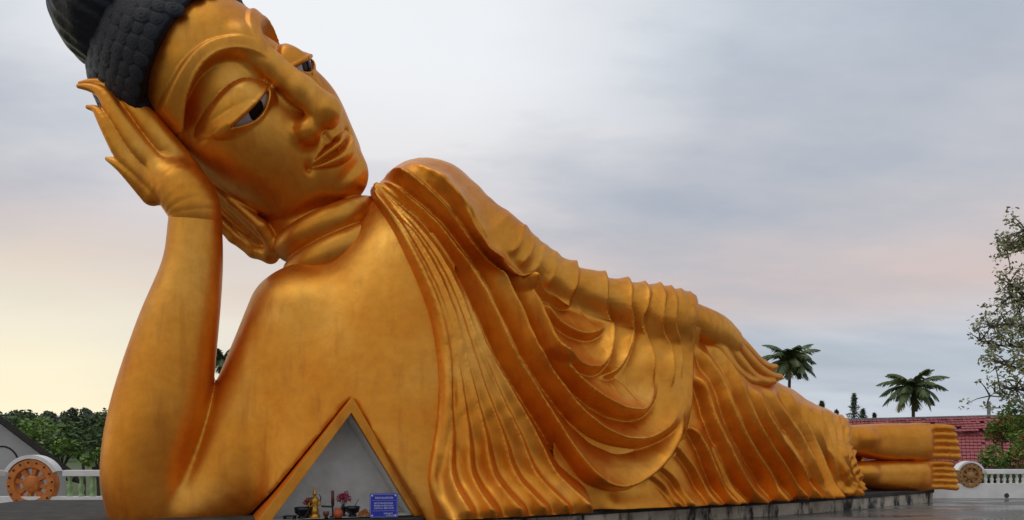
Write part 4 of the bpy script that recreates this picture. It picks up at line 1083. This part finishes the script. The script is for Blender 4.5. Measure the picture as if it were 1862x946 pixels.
def tree(name, base, height, crown_c, crown_r, m_, label, cat='tree', group=None, nclump=16, per=22, size=.25, leafr=None):
    o = empty(name, base); tag(o, label, cat, group)
    b = np.zeros(3); cr = np.asarray(crown_r, float); cc_ = np.asarray(crown_c, float) - np.asarray(base, float)
    tr = MB(); top = cc_ - np.array([0, 0, cr[2] * .3])
    tr.tube([(0, 0, -.2), (top[0] * .3 + .1, top[1] * .3, top[2] * .5), tuple(top)], [height * .035, height * .025, height * .014], 7); clumps = []
    for i in range(nclump):
        d = rng.normal(size=3); d /= np.linalg.norm(d); d[2] = abs(d[2]) * 1.2 - .35
        c = cc_ + d * cr * rng.uniform(.45, .95); r = cr.mean() * rng.uniform(.25, .45); clumps.append((c, r))
        if i % 2 == 0: tr.tube([tuple(top * .8), tuple((top * .8 + c) / 2 + np.array([0, 0, .1])), tuple(c)], [height * .012, height * .008, height * .003], 5)
    part(tr, 'trunk', BARK, o)
    V, F = leaves_np(crown_points(clumps, per), size); me = mesh_np('crown', V, F, m_, smooth=False); link('crown', me, o, loc=(0, 0, 0))
    return o
# --- coconut palms
def palm(x, y, Y, r, label, n=22, seed=1, trunk_to=None, lean=.3):
    rs = random.Random(seed); c = wv(x, y, Y); base = Vector((c.x - lean, c.y, -2.5))
    o = empty('coconut_palm', base); tag(o, label, 'palm tree', 'coconut palms beyond the statue')
    top = c - base
    part(MB().tube([(0, 0, 0), (top.x * .25, 0, top.z * .4), (top.x * .7, 0, top.z * .8), tuple(top)], [.22, .17, .14, .13], 8), 'trunk', BARK, o, smooth=True)
    for i in range(n):
        az = i * 2.39996 + rs.uniform(-.2, .2); el = 1.25 - 1.75 * (i / n) + rs.uniform(-.12, .12); L_ = r * rs.uniform(.85, 1.12)
        sp = []; p = Vector((0, 0, 0)); e = el; st = 9
        for k in range(st + 1):
            sp.append(p.copy()); e -= (.09 + .05 * k / st) * (1.0 if el > 0 else .8) * 1.25; p = p + Vector((math.cos(e) * math.cos(az), math.cos(e) * math.sin(az), math.sin(e))) * L_ / st
        mb = MB(); mb.tube([tuple(q) for q in sp], [.035 * (1 - .8 * k / st) for k in range(st + 1)], 4)
        for k in range(1, st * 3):
            f = k / (st * 3); j = min(int(f * st), st - 1); q = sp[j].lerp(sp[j + 1], f * st - j); t = (sp[j + 1] - sp[j]).normalized(); sd_ = t.cross(Vector((0, 0, 1)))
            if sd_.length < .05: sd_ = Vector((1, 0, 0))
            sd_.normalize(); ll = r * .34 * math.sin(math.pi * min(1, f * .86 + .14)) * rs.uniform(.8, 1.1)
            for sg in (-1, 1):
                tip = q + sd_ * sg * ll * .62 + t * ll * .62 - Vector((0, 0, 1)) * ll * rs.uniform(.35, .7); w_ = t * r * .032
                md = q.lerp(tip, .5) + Vector((0, 0, ll * .07)); mb.add([q - w_, q + w_, md + w_, tip, md - w_], [(0, 1, 2, 4), (4, 2, 3)])
        fo = mb.build('frond', PALM_Y if (el < -.15 and rs.random() < .6) else PALM_G, o, loc=top)
    return o
palm(1437, 655, 70, 3.05, 'coconut palm rising just beyond the resting fingers', 32, 3)
palm(1660, 704, 66, 3.0, 'coconut palm standing alone above the red tiled roof', 27, 8, lean=-.1)
palm(404, 655, 60, 2.2, 'coconut palm glimpsed between forearm and shoulder', 20, 5)
# --- slender casuarinas
def casuarina(x, ytop, ybot, Y, label, wd):
    t, b = wv(x, ytop, Y), wv(x, ybot, Y); base = Vector((t.x, Y, -2.5)); o = empty('casuarina_tree', base); tag(o, label, 'tree', 'casuarinas on the skyline')
    h = t.z + 2.5; part(MB().tube([(0, 0, 0), (.05, 0, h * .6), (0, 0, h)], [.16, .1, .02], 6), 'trunk', BARK, o)
    hb0 = b.z + 2.5; k = 900; f = rng.uniform(0, 1, k) ** .8; an = rng.uniform(0, 2 * math.pi, k); rr = wd * (1 - f) ** .7 * rng.uniform(.2, 1, k) * (0.8 + .5 * np.sin(f * 31 + an * 2)) * 1.45
    C_ = np.stack([rr * np.cos(an), rr * np.sin(an), hb0 - 1.5 + f * (h - hb0 + 1.5)], 1); V, F = leaves_np(C_, .6, .16, -.1); link('crown', mesh_np('crown', V, F, FAR_G, False), o, loc=(0, 0, 0))
casuarina(1553, 716, 772, 95, 'tallest dark casuarina on the skyline between the two palms', .95)
casuarina(1569, 744, 772, 97, 'short casuarina close against the right of the tallest one', .7)
casuarina(1494, 730, 760, 92, 'casuarina peeking over the statue shin near the fingers', .8)
casuarina(1521, 746, 772, 94, 'small casuarina left of the tallest one', .5)
casuarina(1590, 752, 770, 99, 'tiny casuarina tip right above the end of the tiled roof', .45)
# --- tree leaning in at the right border
rt_ = empty('feathery_tree', (22.0, 27.0, -2.5)); tag(rt_, 'tall feathery grey green tree reaching in from the right border', 'tree')
RB = Vector(rt_.location); YB = 26.0
def loc_(x, y, Y): return wv(x, y, Y) - RB
tb = MB(); tb.tube([(0, 0, 0), (.1, 0, 4), (-.1, -.3, 8), (.2, -.2, 12)], [.38, .30, .22, .12], 8)
limbs = [[(1985, 780), (1930, 700), (1880, 640), (1820, 628), (1782, 620)], [(1985, 700), (1930, 620), (1880, 560), (1850, 530), (1835, 515)], [(1990, 600), (1920, 520), (1880, 470), (1845, 440), (1830, 452)], [(1985, 790), (1930, 740), (1880, 716), (1830, 706), (1800, 720)], [(1990, 520), (1920, 450), (1880, 425), (1862, 420)], [(1930, 700), (1890, 690), (1850, 670), (1815, 660)], [(1920, 640), (1870, 600), (1830, 590), (1800, 596)], [(1900, 570), (1860, 556), (1838, 540)], [(1985, 640), (1960, 560), (1950, 480), (1930, 400)]]
cl = []
for li, L_ in enumerate(limbs):
    q = spline([(x, y, YB + .5 * math.sin(li * 2.1) * (1 - i / len(L_))) for i, (x, y) in enumerate(L_)], 3); q = [loc_(x, y, Y + .8 * math.sin(li)) for x, y, Y in q]
    tb.tube([tuple(p) for p in q], [max(.012, .09 * (1 - i / len(q))) for i in range(len(q))], 5)
    for i in range(3, len(q)):
        for _ in range(5):
            d = rng.normal(size=3) * np.array([.36, .5, .34]); c = np.array(q[i]) + d; cl.append((c, rng.uniform(.16, .34)))
            if True: tb.tube([tuple(q[i]), tuple(np.array(q[i]) + d * .5 + np.array([0, 0, .05])), tuple(c)], [.03, .02, .008], 4)
part(tb, 'trunk', BARK, rt_)
V, F = leaves_np(crown_points(cl, 22), .15, .55, .1); link('crown', mesh_np('crown', V, F, GREEN_G, False), rt_, loc=(0, 0, 0))
# --- shrubs behind the right balustrade
def shrub(x, y, Y, r, m_, label, n=14, size=.16, name='shrub', group=None, flower=None, per=120):
    c = wv(x, y, Y); base = Vector((c.x, Y, -2.5)); o = empty(name, base); tag(o, label, 'shrub', group); cl = []; st = MB(); h = c.z + 2.5
    for i in range(n):
        d = rng.normal(size=3); d /= np.linalg.norm(d); q = np.array([0, 0, h]) + d * np.array(r) * rng.uniform(.4, .95); cl.append((q, np.mean(r) * rng.uniform(.28, .46)))
        if i % 2 == 0: st.tube([(d[0] * .1, d[1] * .1, 0), (q[0] * .5, q[1] * .5, h * .5), tuple(q)], [.05, .03, .008], 5)
    part(st, 'stems', BARK, o); V, F = leaves_np(crown_points(cl, per), size, .5, .2); link('foliage', mesh_np('foliage', V, F, m_, False), o, loc=(0, 0, 0))
    if flower is not None:
        V, F = leaves_np(crown_points([(c_, r_ * 1.06) for c_, r_ in cl[::2]], per * .35, .1), size, .5, .2); link('young_leaves', mesh_np('young_leaves', V, F, flower, False), o, loc=(0, 0, 0))
    return o
GS = 'shrubs behind the right balustrade'
shrub(1838, 770, 26.5, (.85, .8, .8), GREEN_M, 'tall yellow green shrub with rusty young leaves against the tiled roof', 16, .15, group=GS, flower=RUST)
shrub(1812, 832, 25.5, (.75, .6, .42), GREEN_M, 'low bright green shrub just above the right balustrade rail', 14, .15, group=GS)
shrub(1868, 815, 25.0, (.8, .7, .7), GREEN_M, 'rounded shrub with rusty leaf tips at the right border', 14, .15, group=GS, flower=RUST)
shrub(1900, 880, 24.6, (1.2, .5, .6), GREEN_M, 'dense green shrub seen between the right balusters near the border', 14, .15, group=GS)
shrub(1818, 878, 24.4, (1.0, .5, .45), GREEN_D, 'dark green shrub showing between the balusters next to the small wheel', 14, .15, group=GS)
# --- trees behind the left balustrade
GL = 'trees beyond the gabled building'
for (x, y, Y, r, m_, lb) in ((150, 805, 42, (1.9, 1.5, 1.5), GREEN_D, 'dark rounded tree in front of the wooded hill, nearest the elbow'), (112, 822, 38, (1.1, 1, 1.0), GREEN_M, 'lighter green tree above the dark roof edge'), (176, 835, 36, (.7, .7, .8), GREEN_M, 'bright young tree low beside the elbow'), (82, 790, 50, (2.0, 1.5, 1.3), GREEN_M, 'yellow green tree higher up along the roof edge'), (194, 790, 47, (1.6, 1.4, 1.9), GREEN_D, 'dark tree half hidden by the forearm'), (40, 775, 56, (2.2, 1.5, 1.2), GREEN_D, 'dark tree right above the gable slope near the left border')):
    c = wv(x, y, Y); tree('broadleaf_tree', (c.x, Y, -2.5), c.z + 2.5, tuple(c), r, m_, lb, group=GL, nclump=22, per=9, size=.36)
# wooded hill far behind
hl_ = MB(); nx, ny = 40, 8; vs = []
for j in range(ny):
    for i in range(nx):
        X = -260 + i * 9; Yq = 150 + j * 16; hgt = 9.0 * math.exp(-((X + 150) / 75) ** 2) * math.sin(math.pi * min(1, (j + .6) / ny)) + 1.0 * math.sin(i * .9 + j)
        vs.append((X, Yq, -2.6 + hgt * (1 if j else 0)))
hl_.add(vs, [(j * nx + i, j * nx + i + 1, (j + 1) * nx + i + 1, (j + 1) * nx + i) for j in range(ny - 1) for i in range(nx - 1)]); tag(hl_.build('hill', GREEN_D, smooth=True), kind='structure')
pts = []
for i in range(420):
    X = rng.uniform(-240, -75); Yq = rng.uniform(150, 250); hz = 9.0 * math.exp(-((X + 150) / 75) ** 2) * math.sin(math.pi * min(1, ((Yq - 150) / 16 + .6) / ny)) - 2.6
    for _ in range(3): pts.append((np.array([X, Yq, hz + rng.uniform(1.0, 3.0)]) + rng.normal(size=3) * .9, rng.uniform(1.0, 2.0)))
V, F = leaves_np(crown_points(pts, 4.5), 1.0, .6, .2); tag(link('far_wood', mesh_np('far_wood', V, F, FAR_G, False)), 'distant wooded hill on the left skyline', 'wood', kind='stuff')
# utility pole
q = wv(1798, 730, 60); po = empty('utility_pole', (q.x, 60, -2.5)); tag(po, 'thin grey utility pole above the tiled roof near the right tree', 'pole')
h = q.z + 2.5; part(MB().tube([(0, 0, 0), (0, 0, h)], [.16, .13], 8), 'post', mat('pole_concrete', (.22, .21, .21), .9), po); part(MB().box((.35, 0, h - .55), (1.3, .1, .09)), 'crossarm', DARKM, po)
for sx in (.1, .5, .9): part(MB().lathe((sx, 0, h - .5), [(.05, 0), (.07, .08), (.03, .14)], 8), 'insulator', DARKM, po)
print('all', time.time() - T0)
